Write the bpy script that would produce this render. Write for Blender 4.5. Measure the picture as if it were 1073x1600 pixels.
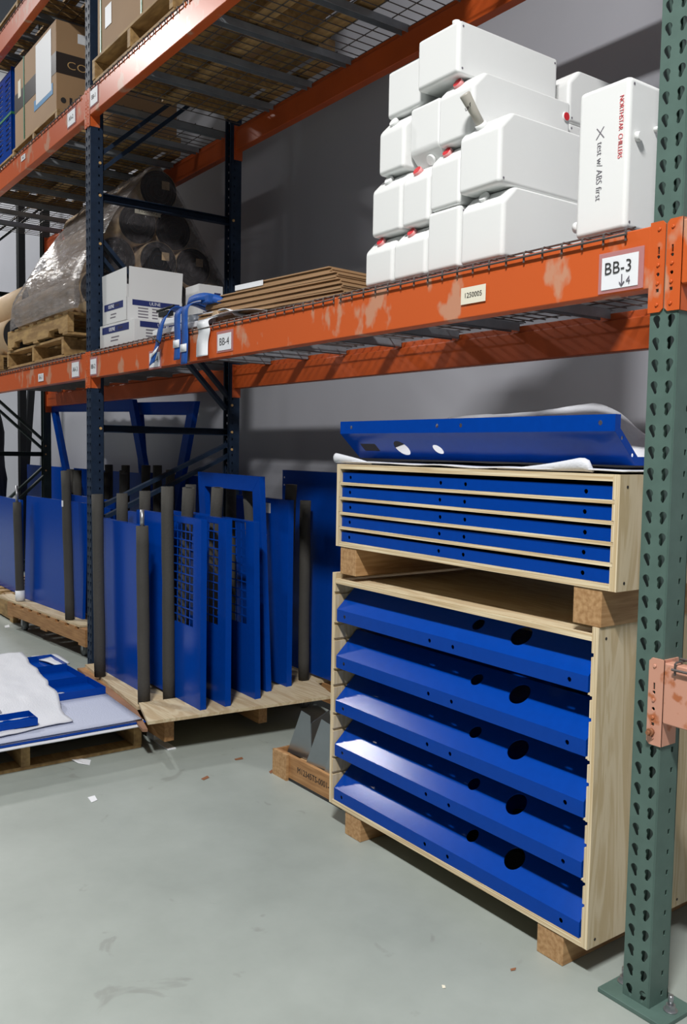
import bpy, bmesh, math, random
from math import pi, sin, cos, radians
from mathutils import Vector, Matrix, Euler, noise
from mathutils.geometry import tessellate_polygon
random.seed(7)
for o in list(bpy.data.objects): bpy.data.objects.remove(o)
SC = bpy.context.scene
COL = SC.collection

# ------------------------------------------------------------ camera
CAM = Vector((1.2783, -1.8115, 1.3464)); YAW, PITCH, ROLL, FPX = 0.9419, -0.0699, 0.0168, 1374.9
D_ = Vector((-sin(YAW)*cos(PITCH), cos(YAW)*cos(PITCH), sin(PITCH)))
R_ = Vector((cos(YAW), sin(YAW), 0)); U_ = R_.cross(D_)
R2 = R_*cos(ROLL)+U_*sin(ROLL); U2 = -R_*sin(ROLL)+U_*cos(ROLL)
cd = bpy.data.cameras.new('camera'); cam = bpy.data.objects.new('camera', cd); COL.objects.link(cam)
cd.sensor_fit = 'HORIZONTAL'; cd.sensor_width = 36; cd.lens = FPX/1073*36; cd.clip_start = .05
mw = Matrix((R2, U2, -D_)).transposed().to_4x4(); mw.translation = CAM; cam.matrix_world = mw
SC.camera = cam
def at(u, v, X=None, Y=None, Z=None):
    """point of the place seen at photograph pixel (u, v) that lies on one known plane"""
    q = D_+R2*((u-536.5)/FPX)-U2*((v-800)/FPX)
    i, val = (0, X) if X is not None else (1, Y) if Y is not None else (2, Z)
    return CAM+q*((val-CAM[i])/q[i])

# ------------------------------------------------------------ light
w = bpy.data.worlds.new('world'); SC.world = w; w.use_nodes = True
w.node_tree.nodes['Background'].inputs[0].default_value = (.80, .88, 1, 1)
w.node_tree.nodes['Background'].inputs[1].default_value = .09
SC.view_settings.view_transform = 'Standard'; SC.view_settings.look = 'None'
SC.view_settings.gamma = 1; SC.view_settings.use_curve_mapping = False
SC.view_settings.exposure = -0.08
def lamp(x, y, z, p, sx=1.2, sy=.35, c=(1, .99, .97)):
    l = bpy.data.lights.new('aisle_or_fill_lamp', 'AREA'); l.shape = 'RECTANGLE'; l.size = sx; l.size_y = sy
    l.energy = p; l.color = c
    o = bpy.data.objects.new('aisle_or_fill_lamp', l); COL.objects.link(o); o.location = (x, y, z)
lamp(1.8, -3.1, 6.0, 650)
lamp(-3.4, -3.2, 6.0, 35)
lamp(-8.4, -2.78, 6.0, 310, sx=.9, sy=.25)
lamp(-13.5, .3, 6.5, 420)  # unseen fill lamp above the rack, added to brighten the left wall

# ------------------------------------------------------------ materials
def s2l(c): return tuple((x/12.92 if x <= .04045 else ((x+.055)/1.055)**2.4) for x in [v/255 for v in c])+(1,)
MATS = {}
def mat(name, col, rough=.5, metal=0, var=0, vscale=6, bump=0, bscale=60, spec=.5, alpha=1, stretch=(1, 1, 1), col2=None, lo=.35, hi=.65, detail=4, trans=0):
    m = bpy.data.materials.new(name); m.use_nodes = True; n = m.node_tree.nodes; l = m.node_tree.links
    b = n['Principled BSDF']; c = s2l(col)
    b.inputs['Base Color'].default_value = c; b.inputs['Roughness'].default_value = rough
    b.inputs['Metallic'].default_value = metal; b.inputs['Specular IOR Level'].default_value = spec
    b.inputs['Alpha'].default_value = alpha
    if trans: b.inputs['Transmission Weight'].default_value = trans
    if var or col2 or bump:
        tc = n.new('ShaderNodeTexCoord'); mp = n.new('ShaderNodeMapping'); mp.inputs['Scale'].default_value = stretch
        l.new(tc.outputs['Object'], mp.inputs[0])
    if var or col2:
        t = n.new('ShaderNodeTexNoise'); t.inputs['Scale'].default_value = vscale; t.inputs['Detail'].default_value = detail
        l.new(mp.outputs[0], t.inputs['Vector'])
        r = n.new('ShaderNodeValToRGB'); r.color_ramp.elements[0].position = lo; r.color_ramp.elements[1].position = hi
        c2 = s2l(col2) if col2 else tuple(x*(1-var) for x in c[:3])+(1,)
        r.color_ramp.elements[0].color = c2; r.color_ramp.elements[1].color = c
        l.new(t.outputs[0], r.inputs[0]); l.new(r.outputs[0], b.inputs['Base Color'])
    if bump:
        t2 = n.new('ShaderNodeTexNoise'); t2.inputs['Scale'].default_value = bscale; l.new(mp.outputs[0], t2.inputs['Vector'])
        bp = n.new('ShaderNodeBump'); bp.inputs['Strength'].default_value = bump; bp.inputs['Distance'].default_value = .004
        l.new(t2.outputs[0], bp.inputs['Height']); l.new(bp.outputs[0], b.inputs['Normal'])
    MATS[name] = m; return m
def plymat(name, base, dark, sc, wave=2.5, dist=5):
    m = mat(name, base, .62); n = m.node_tree.nodes; l = m.node_tree.links; b = n['Principled BSDF']
    tc = n.new('ShaderNodeTexCoord'); mp = n.new('ShaderNodeMapping'); mp.inputs['Scale'].default_value = sc
    l.new(tc.outputs['Object'], mp.inputs[0])
    wv = n.new('ShaderNodeTexNoise'); wv.inputs['Scale'].default_value = wave; wv.inputs['Detail'].default_value = 6; wv.inputs['Distortion'].default_value = dist*.3
    l.new(mp.outputs[0], wv.inputs['Vector'])
    mth = n.new('ShaderNodeMath'); mth.operation = 'MULTIPLY'; mth.inputs[1].default_value = 26; l.new(wv.outputs[0], mth.inputs[0])
    sn = n.new('ShaderNodeMath'); sn.operation = 'SINE'; l.new(mth.outputs[0], sn.inputs[0])
    r = n.new('ShaderNodeMapRange'); r.inputs[1].default_value = -1; r.inputs[2].default_value = 1; l.new(sn.outputs[0], r.inputs[0])
    mx = n.new('ShaderNodeMix'); mx.data_type = 'RGBA'; l.new(r.outputs[0], mx.inputs[0])
    mx.inputs[6].default_value = s2l(dark); mx.inputs[7].default_value = s2l(base)
    l.new(mx.outputs[2], b.inputs['Base Color']); return m
BLUE = mat('blue_powder_coat', (3, 62, 156), .18, spec=.15, var=.06, vscale=40, bump=.04, bscale=260)
WHITEP = mat('white_plastic', (230, 231, 230), .5, bump=.05, bscale=50)
REDC = mat('red_cap', (205, 30, 42), .4)
REDW = mat('pink_ring', (225, 150, 150), .45)
GREYT = mat('grey_tube', (172, 168, 158), .4)
ORANGE = mat('orange_paint', (202, 92, 42), .34, spec=.35, col2=(196, 140, 112), vscale=9, lo=.37, hi=.43, bump=.03, bscale=40, stretch=(1, 1, .6))
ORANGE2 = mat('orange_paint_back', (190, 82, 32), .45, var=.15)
PEACH = mat('faded_peach_paint', (202, 148, 126), .5, col2=(176, 104, 66), vscale=22, lo=.36, hi=.44)
GREEN = mat('green_paint', (84, 108, 100), .5, var=.14, vscale=18, bump=.03)
NAVY = mat('navy_paint', (30, 46, 68), .55, spec=.25, var=.25, vscale=30)
NAVYF = mat('worn_navy_paint', (66, 72, 90), .42, var=.4, vscale=26)
DKGRN = mat('dark_green_paint', (38, 52, 50), .5, var=.2)
BLACKM = mat('black_steel', (24, 26, 28), .5)
ZINC = mat('zinc', (170, 172, 175), .35, metal=.8, var=.1)
STEEL = mat('sheet_steel', (165, 172, 178), .3, metal=.9, var=.15, vscale=5)
GALV = mat('galvanised_grey', (142, 147, 154), .5, metal=.25, var=.2, vscale=14)
WIRE = mat('wire_steel', (96, 90, 88), .5, metal=.4)
PLY = plymat('plywood_face', (208, 192, 162), (190, 170, 134), (6, 6, .55))
PLYH = plymat('plywood_flat', (206, 190, 158), (186, 164, 130), (.8, 5, 5))
EDGE = mat('plywood_edge', (234, 218, 184), .6, col2=(196, 170, 130), vscale=5, stretch=(.6, .6, 60), lo=.42, hi=.6)
EDGEV = mat('plywood_edge_upright', (232, 216, 184), .6, col2=(198, 174, 134), vscale=5, stretch=(75, 5, .5), lo=.42, hi=.6)
LUMB = mat('lumber', (188, 150, 106), .6, col2=(158, 118, 76), vscale=9, stretch=(9, .8, 9))
LUMBX = mat('lumber_along', (176, 132, 86), .6, col2=(146, 104, 64), vscale=9, stretch=(.8, 9, 9))
PALW = mat('pallet_wood', (182, 148, 96), .65, col2=(144, 112, 70), vscale=7, stretch=(1.2, 5, 5))
GREYW = mat('weathered_end_grain', (140, 136, 126), .7, var=.3, vscale=20)
CARD = mat('cardboard', (168, 134, 98), .7, var=.06, vscale=5)
CARDD = mat('cardboard_shaded_edge', (140, 106, 70), .75, var=.35, vscale=12, stretch=(2, 2, 60))
KRAFT = mat('kraft_paper', (196, 168, 134), .6, var=.08)
WHITEC = mat('white_carton', (216, 216, 216), .6)
INKB = mat('blue_print', (32, 44, 104), .5)
INKK = mat('black_print', (40, 38, 38), .6)
INKG = mat('pencil_grey', (110, 105, 115), .6)
INKR = mat('red_marker', (225, 70, 80), .5)
PAPER = mat('white_paper', (232, 234, 238), .5)
LABELY = mat('cream_label', (232, 226, 206), .5)
VINYL = mat('clear_vinyl_pouch', (208, 150, 150), .12, alpha=.55)
FOAM = mat('white_foam_sheet', (212, 214, 220), .6, bump=.35, bscale=120)
FOAMB = mat('pale_foam_sheet', (182, 188, 208), .6, bump=.5, bscale=160)
PIPE = mat('black_pipe_foam', (66, 64, 60), .85, bump=.4, bscale=120, var=.15)
RUBB = mat('grey_caster_rubber', (110, 114, 116), .5)
DKROLL = mat('dark_roll_end', (30, 31, 36), .75, var=.3, vscale=12)
STRAPB = mat('blue_webbing', (22, 84, 170), .6, var=.2, vscale=60)
STRAPG = mat('green_strap', (44, 122, 88), .4)
DARKF = mat('black_fabric', (26, 28, 34), .8, var=.3)
TAPE = mat('dark_tape_band', (54, 46, 42), .35)
GOLD = mat('tan_print', (196, 158, 104), .6)
LEAF = mat('dry_brown_bit', (140, 92, 62), .7)

def concrete():
    m = mat('painted_concrete', (156, 164, 158), .45); n = m.node_tree.nodes; l = m.node_tree.links; b = n['Principled BSDF']
    tc = n.new('ShaderNodeTexCoord')
    t = n.new('ShaderNodeTexNoise'); t.inputs['Scale'].default_value = 1.3; t.inputs['Detail'].default_value = 9; t.inputs['Roughness'].default_value = .65
    l.new(tc.outputs['Object'], t.inputs['Vector'])
    r = n.new('ShaderNodeValToRGB'); e = r.color_ramp.elements; e[0].position = .3; e[0].color = s2l((142, 149, 143)); e[1].position = .68; e[1].color = s2l((163, 170, 164))
    l.new(t.outputs[0], r.inputs[0])
    t2 = n.new('ShaderNodeTexNoise'); t2.inputs['Scale'].default_value = 5.5; t2.inputs['Detail'].default_value = 10; t2.inputs['Distortion'].default_value = 1.5
    l.new(tc.outputs['Object'], t2.inputs['Vector'])
    r2 = n.new('ShaderNodeValToRGB'); e = r2.color_ramp.elements; e[0].position = .28; e[0].color = (.3, .3, .3, 1); e[1].position = .34; e[1].color = (0, 0, 0, 1)
    l.new(t2.outputs[0], r2.inputs[0])
    mx = n.new('ShaderNodeMix'); mx.data_type = 'RGBA'; l.new(r2.outputs[0], mx.inputs[0]); l.new(r.outputs[0], mx.inputs[6]); mx.inputs[7].default_value = s2l((108, 106, 100))
    l.new(mx.outputs[2], b.inputs['Base Color'])
    return m
CONC = concrete()
WALLM = mat('grey_wall_paint', (170, 171, 179), .7, var=.06, vscale=1.5)

def filmmat(nm='stretch_film', a0=.5, a1=.88, colr=(150, 143, 140)):
    m = bpy.data.materials.new(nm); m.use_nodes = True; n = m.node_tree.nodes; l = m.node_tree.links
    b = n['Principled BSDF']; b.inputs['Base Color'].default_value = s2l(colr); b.inputs['Roughness'].default_value = .22
    tc = n.new('ShaderNodeTexCoord'); mp = n.new('ShaderNodeMapping'); mp.inputs['Scale'].default_value = (1.5, 9, 9); mp.inputs['Rotation'].default_value = (.5, .3, 0)
    l.new(tc.outputs['Object'], mp.inputs[0])
    t = n.new('ShaderNodeTexNoise'); t.inputs['Scale'].default_value = 3; t.inputs['Detail'].default_value = 5; l.new(mp.outputs[0], t.inputs['Vector'])
    r = n.new('ShaderNodeMapRange'); r.inputs[1].default_value = .35; r.inputs[2].default_value = .7; r.inputs[3].default_value = a0; r.inputs[4].default_value = a1
    l.new(t.outputs[0], r.inputs[0]); l.new(r.outputs[0], b.inputs['Alpha'])
    bp = n.new('ShaderNodeBump'); bp.inputs['Strength'].default_value = .8; bp.inputs['Distance'].default_value = .02; l.new(t.outputs[0], bp.inputs['Height']); l.new(bp.outputs[0], b.inputs['Normal'])
    return m
FILM = filmmat(); FILMB = filmmat('end_film', .22, .6, (92, 88, 90))

# ------------------------------------------------------------ mesh builder
class MB:
    def __init__(s): s.v = []; s.f = []; s.mi = []; s.sm = []
    def add(s, vs, fs, M=None, mi=0, sm=False):
        k = len(s.v)
        s.v += [tuple(M @ Vector(p)) if M else tuple(p) for p in vs]
        for f in fs: s.f.append(tuple(i+k for i in f)); s.mi.append(mi); s.sm.append(sm)
        return s
    def box(s, a, b, M=None, mi=0):
        x0, y0, z0 = a; x1, y1, z1 = b
        v = [(x0, y0, z0), (x1, y0, z0), (x1, y1, z0), (x0, y1, z0), (x0, y0, z1), (x1, y0, z1), (x1, y1, z1), (x0, y1, z1)]
        return s.add(v, [(0, 3, 2, 1), (4, 5, 6, 7), (0, 1, 5, 4), (1, 2, 6, 5), (2, 3, 7, 6), (3, 0, 4, 7)], M, mi)
    def bar(s, p, q, wd, ht, up=(0, 0, 1), mi=0):
        p, q = Vector(p), Vector(q); d = (q-p); L = d.length; d.normalize(); r = d.cross(Vector(up))
        if r.length < 1e-4: r = d.cross(Vector((0, 1, 0)))
        r.normalize(); u = r.cross(d); M = Matrix((d, r, u)).transposed().to_4x4(); M.translation = p
        return s.box((0, -wd/2, -ht/2), (L, wd/2, ht/2), M, mi)
    def prism(s, prof, h, M=None, mi=0, sm=False):
        """closed 2D profile (counter-clockwise) in local xy, extruded from z=0 to h"""
        n = len(prof); v = [(x, y, 0) for x, y in prof]+[(x, y, h) for x, y in prof]
        tri = tessellate_polygon([[Vector((x, y, 0)) for x, y in prof]])
        fs = [tuple(reversed(t)) for t in tri]+[tuple(i+n for i in t) for t in tri]
        s.add(v, fs, M, mi)
        return s.add(v, [(i, (i+1) % n, (i+1) % n+n, i+n) for i in range(n)], M, mi, sm)
    def plate(s, outer, holes, t, M=None, mi=0, walls=True):
        loops = [outer]+holes; flat = [p for L in loops for p in L]; n = len(flat)
        tri = tessellate_polygon([[Vector((x, y, 0)) for x, y in L] for L in loops])
        v = [(x, y, 0) for x, y in flat]+[(x, y, t) for x, y in flat]
        s.add(v, [tuple(reversed(q)) for q in tri]+[tuple(i+n for i in q) for q in tri], M, mi)
        k = 0; fs = []
        for j, L in enumerate(loops):
            m = len(L)
            if j or walls: fs += [(k+i, k+(i+1) % m, k+(i+1) % m+n, k+i+n) for i in range(m)]
            k += m
        return s.add(v, fs, M, mi)
    def tube(s, pts, r, n=10, mi=0, caps=True, sm=True):
        pts = [Vector(p) for p in pts]; rs = r if isinstance(r, (list, tuple)) else [r]*len(pts); v = []; fs = []; ref = None
        for i, p in enumerate(pts):
            d = (pts[min(i+1, len(pts)-1)]-pts[max(i-1, 0)]).normalized()
            if ref is None: ref = d.cross(Vector((0, 0, 1))) if abs(d.z) < .95 else Vector((1, 0, 0))
            a = (ref-d*ref.dot(d)).normalized(); b = d.cross(a); ref = a
            v += [p+(a*cos(2*pi*k/n)+b*sin(2*pi*k/n))*rs[i] for k in range(n)]
        for i in range(len(pts)-1):
            fs += [(i*n+k, i*n+(k+1) % n, (i+1)*n+(k+1) % n, (i+1)*n+k) for k in range(n)]
        s.add(v, fs, None, mi, sm)
        if caps: s.add(v, [tuple(range(n-1, -1, -1)), tuple((len(pts)-1)*n+k for k in range(n))], None, mi)
        return s
    def grid(s, P, nx, ny, mi=0, sm=True):
        v = [P(i, j) for j in range(ny+1) for i in range(nx+1)]
        return s.add(v, [(j*(nx+1)+i, j*(nx+1)+i+1, (j+1)*(nx+1)+i+1, (j+1)*(nx+1)+i) for j in range(ny) for i in range(nx)], None, mi, sm)
    def build(s, name, m, parent=None, bevel=0, seg=2, loc=None, solid=0):
        me = bpy.data.meshes.new(name); me.from_pydata([tuple(p) for p in s.v], [], s.f)
        ms = m if isinstance(m, (list, tuple)) else [m]
        for q in ms: me.materials.append(q)
        me.polygons.foreach_set('material_index', s.mi); me.polygons.foreach_set('use_smooth', s.sm); me.update()
        bm = bmesh.new(); bm.from_mesh(me)
        bmesh.ops.remove_doubles(bm, verts=bm.verts, dist=1e-6)
        if not solid: bmesh.ops.recalc_face_normals(bm, faces=bm.faces)
        bm.to_mesh(me); bm.free()
        o = bpy.data.objects.new(name, me); COL.objects.link(o)
        if parent: o.parent = parent
        if loc: o.location = loc
        if solid:
            md = o.modifiers.new('s', 'SOLIDIFY'); md.thickness = solid; md.offset = 0
        if bevel:
            for p in me.polygons: p.use_smooth = True
            md = o.modifiers.new('b', 'BEVEL'); md.width = bevel; md.segments = seg; md.limit_method = 'ANGLE'; md.angle_limit = radians(32); md.harden_normals = True
        return o
def thing(name, label, cat, loc=(0, 0, 0), rz=0, group=None, rot=None):
    o = bpy.data.objects.new(name, None); COL.objects.link(o); o.empty_display_size = .1
    o.location = loc; o.rotation_euler = rot if rot else (0, 0, rz); o['label'] = label; o['category'] = cat
    if group: o['group'] = group
    return o
def tag(o, label, cat, group=None, kind=None):
    o['label'] = label; o['category'] = cat
    if group: o['group'] = group
    if kind: o['kind'] = kind
    return o
def struct(o, label=None):
    o['kind'] = 'structure'
    if label: o['label'] = label
    return o
KIDS = {}
def dup(root, label=None, loc=None, rz=None, group=None):
    r = root.copy(); COL.objects.link(r)
    if label: r['label'] = label
    if group: r['group'] = group
    if loc is not None: r.location = loc
    if rz is not None: r.rotation_euler = (0, 0, rz)
    for ch in list(root.children):
        c = ch.copy(); COL.objects.link(c); c.parent = r
        for g in list(ch.children):
            d = g.copy(); COL.objects.link(d); d.parent = c
    return r
def text(body, size, m, parent, M, name='lettering', ext=.0006, spacing=1.0, align='CENTER', sx=1.0):
    cu = bpy.data.curves.new(name, 'FONT'); cu.body = body; cu.size = size; cu.extrude = ext; cu.align_x = align; cu.align_y = 'CENTER'; cu.space_character = spacing; cu.resolution_u = 3; cu.offset = -size*(.022 if 'hand' in name else .012)
    t = bpy.data.objects.new(name, cu); COL.objects.link(t)
    dg = bpy.context.evaluated_depsgraph_get(); me = bpy.data.meshes.new_from_object(t.evaluated_get(dg))
    bpy.data.objects.remove(t)
    me.transform(M @ Matrix.Diagonal((sx, 1, 1, 1))); me.materials.clear(); me.materials.append(m)
    o = bpy.data.objects.new(name, me); COL.objects.link(o); o.parent = parent
    return o
FRONT = Matrix(((1, 0, 0, 0), (0, 0, -1, 0), (0, 1, 0, 0), (0, 0, 0, 1)))      # local xy -> XZ, facing -Y
SIDE = Matrix(((0, 0, 1, 0), (1, 0, 0, 0), (0, 1, 0, 0), (0, 0, 0, 1)))        # local xy -> YZ, facing +X
def T(*p): return Matrix.Translation(p)
def circ(x, y, r, n=16, ry=None): return [(x+r*cos(2*pi*i/n), y+(ry or r)*sin(2*pi*i/n)) for i in range(n)]
def rect(x0, y0, x1, y1): return [(x0, y0), (x1, y0), (x1, y1), (x0, y1)]

# ------------------------------------------------------------ room
struct(MB().box((-22, -8, -.1), (6, 2.2, 0)).build('floor', CONC), 'grey painted concrete floor')
struct(MB().box((-22, 1.36, 0), (6, 1.5, 8.2)).build('wall_back', WALLM), 'grey back wall behind the racks')

# ------------------------------------------------------------ rack uprights
PW = .076; PITCHH = .0508; DEP = .97
def teardrop(x, z, tilt):
    pts = [(x+.0096*cos(a), z+.004+.0096*sin(a)) for a in [radians(d) for d in range(-42, 223, 22)]]
    return pts+[(x-.0048+tilt, z-.0125), (x-.0025+tilt, z-.0165), (x+.0025+tilt, z-.0165), (x+.0048+tilt, z-.0125)]
def post_mb(h, left_slots=True):
    b = MB(); n = int(h/PITCHH)
    for i in range(n):
        z = i*PITCHH; M = FRONT @ T(0, z, -.0028)
        b.plate(rect(.003, 0, PW-.003, PITCHH), [teardrop(.0185, .024, .0035), teardrop(PW-.0185, .024, -.0035)], .0028, M, walls=False)
        for sx in (0, PW-.0028):
            M = Matrix.Translation((sx, 0, z)) @ SIDE
            b.plate(rect(.003, 0, .076, PITCHH), [rect(.046, .018, .054, .031)] if i % 1 == 0 else [], .0028, M, walls=False)
    H = n*PITCHH
    for x0, a in ((.003, 0), (PW-.003, 1)):      # rounded corners
        pr = [(0, 0), (.003, 0), (.003, .0028), (.0028, .003), (0, .003)]
        b.box((x0-.003 if not a else x0, .0006, 0), (x0 if not a else x0+.003, .003, H))
    b.box((0, .0732, 0), (.018, .076, H)); b.box((PW-.018, .0732, 0), (PW, .076, H))
    b.box((.0152, .060, 0), (.018, .076, H)); b.box((PW-.018, .060, 0), (PW-.0152, .076, H))
    return b
def base_plate(parent, x0, y0, mat_, back=False):
    s = -1 if back else 1
    ya, yb = (y0-.03, y0+.1) if not back else (y0-.1, y0+.03)
    bp = MB().box((x0-.052, ya, 0), (x0+.135, yb, .012)).build('base_plate', mat_, parent, bevel=.002)
    for dx, dy in ((-.028, .045), (.108, .04)):
        y = y0+s*dy; x = x0+dx
        m = MB(); m.tube([(x, y, .012), (x, y, .0145)], .017, 16); m.tube([(x, y, .0145), (x, y, .026)], .0125, 6, sm=False)
        m.tube([(x, y, .026), (x, y, .05)], .0065, 10)
        m.build('anchor_bolt', ZINC, bp)
def upright(x, frontm, label, h=5.4, front=True, braces=True, facem=None, low=True, blist=None):
    t = thing('upright_frame', label, 'rack upright', (x, 0, 0))
    pm = post_mb(h)
    if front:
        p1 = pm.build('post', frontm, t); p1.location = (0, 0, .01)
        base_plate(t, 0, 0, frontm)
    p2 = post_mb(h).build('post', frontm, t); p2.location = (PW, DEP, .01); p2.rotation_euler = (0, 0, pi)
    base_plate(t, 0, DEP, frontm, True)
    if braces:
        xa, xb = .012, PW-.012; ya, yb = .055, DEP-.055
        def brace(kind, za, zb):
            m = MB(); d = Vector((0, yb-ya, zb-za)).normalized(); up = Vector((0, -d.z, d.y))
            dd = .02 if za == zb else .034
            for off in (-dd, dd):
                o = up*off; m.bar(Vector((PW/2, ya, za))+o, Vector((PW/2, yb, zb))+o, .044, .003 if za == zb else .022, up=up)
            if za == zb: m.bar((xa+.004, ya, za), (xa+.004, yb, zb), .003, .042, up=up)
            m.build(kind, frontm, t)
            bl = MB()
            for y, z in ((ya, za), (yb, zb)):
                sgn = -1 if y == ya else 1
                bl.tube([(PW-.001, y+.0*sgn, z), (PW+.006, y, z)], .008, 8)
            bl.build('brace_bolt', GOLD, t)
        for za, zb_ in blist or ((1.45, 1.45), (.16, .16), (.83, .83), (.95, 1.34), (.70, .24), (2.50, 1.62), (2.77, 2.77), (4.1, 4.1), (2.95, 3.72)):
            if low or za > 2.6: brace('horizontal_brace' if za == zb_ else 'diagonal_brace', za, zb_)
    return t
XG, XN, XL = 0.0, -3.77, -7.54
upright(XG, GREEN, 'green perforated steel rack upright at the right, bolted to the floor beside the plywood crates', low=False)
upright(XN, NAVY, 'dark navy rack upright frame standing between the two bays, behind the padded cart')
upright(XL, DKGRN, 'dark green rack upright at the far left against the white wall', blist=((1.26, 1.26), (2.10, 1.34), (2.77, 2.77), (.2, .2), (.3, 1.1), (2.9, 3.7), (3.9, 3.9)))
# two more dark steel members seen against the bright wall
m = MB().box((-8.36, .9, .0), (-8.27, .97, 4.8)); tag(m.build('steel_post', BLACKM, bevel=.003), 'black steel post at the far left, just left of the dark green upright', 'post')
m = MB().bar((-9.25, 1.20, .55), (-8.72, 1.20, 2.6), .06, .07, up=(0, 1, 0)); m.bar((-9.25, 1.20, .55), (-9.25, 1.20, 0), .06, .07)
tag(m.build('leaning_strut', BLACKM), 'slanting black steel strut against the wall at the far left', 'strut')

# ------------------------------------------------------------ beams
BH = .1455
def connector(parent, xi, zb, side, mat_, yf, ydir, over=.036):
    """L-shaped hook plate; side=+1: beam runs to +x from xi"""
    s = side; y0, y1 = (yf-.0045, yf-.0005) if ydir > 0 else (yf+.0005, yf+.0045)
    xa, xb = sorted((xi-s*over, xi+s*.004)); z0, z1 = zb-.057, zb+BH+.006
    r = .008
    M = FRONT @ T(0, 0, -y1)
    def rz_(zf): return zf
    holes = []
    c = (xa+xb)/2-s*.004
    if ydir > 0:
        holes = [circ(c, z0+.127, .0042, 10), rect(c-.0025, z0+.129+.004, c+.0025, z0+.15), circ(c, z0+.087, .0045, 10), rect(c-.004, z0+.046, c+.004, z0+.054)]
    out = [(xa+r, z0), (xb, z0), (xb, z1), (xa+r, z1), (xa, z1-r), (xa, z0+r)] if s > 0 else [(xa, z0), (xb-r, z0), (xb, z0+r), (xb, z1-r), (xb-r, z1), (xa, z1)]
    m = MB().plate(out, holes, y1-y0, M)
    ys = (yf-.004, yf+.055) if ydir > 0 else (yf-.055, yf+.004)
    x2, x3 = sorted((xi, xi+s*.004))
    m.box((x2, ys[0], z0), (x3, ys[1], z1))
    cn = m.build('end_connector', mat_, parent, bevel=.0012, seg=1)
    if ydir > 0:
        for dz in (.017, .066, .108, .19):
            q = MB(); q.tube([(c, y0, z0+dz), (c, y0-.003, z0+dz)], [.0052, .003], 10); q.build('rivet', mat_, cn)
    return cn
def beam(x0, x1, zb, front, label, mat_=ORANGE, ends=(1, 1)):
    t = thing('rack_beam', label, 'rack beam', ((x0+x1)/2, 0 if front else DEP, zb))
    cx_ = (x0+x1)/2; y0, y1 = (-.003, .046) if front else (-.046, .003)
    m = MB(); L0, L1 = x0-cx_+.004, x1-cx_-.004
    st = .028
    pr = [(y0, 0), (y1, 0), (y1, BH-st), (y1-.014, BH-st), (y1-.014, BH), (y0, BH)] if front else [(y0, 0), (y1, 0), (y1, BH), (y0+.014, BH), (y0+.014, BH-st), (y0, BH-st)]
    m.prism(pr, L1-L0, T(L0, 0, 0) @ Matrix(((0, 0, 1, 0), (1, 0, 0, 0), (0, 1, 0, 0), (0, 0, 0, 1))))
    m.build('beam_tube', mat_, t, bevel=.004)
    if ends[0]: connector(t, L0-.004, 0, 1, mat_, 0, 1 if front else -1)
    if ends[1]: connector(t, L1+.004, 0, -1, mat_, 0, 1 if front else -1)
    return t
def placard(parent, x, z, wd, ht, body, size, pouch=True, y=-.006, m=PAPER, ink=INKK, extra=None):
    """x,z world -> local to beam"""
    lx, lz = x-parent.location.x, z-parent.location.z
    if pouch: p = MB().box((lx-wd/2-.01, y+.0001, lz-ht/2-.008), (lx+wd/2+.014, y+.0021, lz+ht/2+.012)).build('label_pouch', VINYL, parent)
    q = MB().box((lx-wd/2, y-.001, lz-ht/2), (lx+wd/2, y, lz+ht/2)).build('label_card', m, parent)
    if body: text(body, size, ink, q, T(lx, y-.0015, lz) @ FRONT)
    if extra: text(extra[0], extra[1], INKG, q, T(lx+extra[2], y-.0015, lz+extra[3]) @ FRONT)
    return q
Z1, Z2, Z3 = 1.7366, 3.2, 4.16
D1, D2, D3 = Z1+BH, Z2+BH, Z3+BH
XA = XN+PW
b1 = beam(XA, XG, Z1, True, 'orange front beam under the white plastic tanks, reaching to the green upright')
placard(b1, -.085, 1.789, .105, .078, None, .043)
for bd_, sz_, dx_, dz_ in (('BB-3', .042, -.004, .010), ('4', .026, .026, -.024)): text(bd_, sz_, INKK if sz_ > .03 else INKG, b1, T(-.085-b1.location.x+dx_, -.0085, 1.789-b1.location.z+dz_) @ FRONT)
a = MB(); cx0 = (-.077)-b1.location.x; a.bar((cx0, -.0085, .045), (cx0, -.0085, .018), .002, .002); a.bar((cx0, -.0085, .018), (cx0-.007, -.0085, .027), .002, .002); a.bar((cx0, -.0085, .018), (cx0+.007, -.0085, .027), .002, .002)
a.build('drawn_arrow', INKG, b1)
placard(b1, -.587, 1.800, .100, .048, '1250005', .021, pouch=False, m=LABELY)
placard(b1, -2.085, 1.799, .12, .07, 'BB-4', .045)
placard(b1, -2.80, 1.774, .12, .07, 'BB-4', .045)
placard(b1, -3.64, 1.797, .09, .085, 'BB-2', .036)
b1b = beam(XA, XG, Z1-.01, False, 'orange rear beam of the near bay below the tank shelf', ORANGE2)
b2 = beam(XL+PW, XN, Z1, True, 'orange front beam of the left bay under the wrapped roll pallet')
placard(b2, -3.94, 1.80, .12, .085, 'AA-3', .04); placard(b2, -4.60, 1.79, .11, .05, 'A-1', .045, pouch=False)
beam(XL+PW, XN, Z1-.01, False, 'orange rear beam of the left bay, seen above the blue frames', ORANGE2)
b3 = beam(XA, XG, Z2, True, 'orange front beam of the upper shelf crossing the top of the photo with a bright glare')
placard(b3, -3.62, Z2+.08, .11, .085, 'BB-1', .036)
beam(XA, XG, Z2, False, 'orange rear beam of the upper shelf above the white tanks', ORANGE2)
b4 = beam(XL+PW, XN, Z2, True, 'orange front beam of the upper left shelf carrying the brown carton')
placard(b4, -3.99, Z2+.07, .13, .08, 'AA-2', .036); placard(b4, -4.95, Z2+.085, .09, .035, 'A-2', .03, pouch=False)
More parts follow.
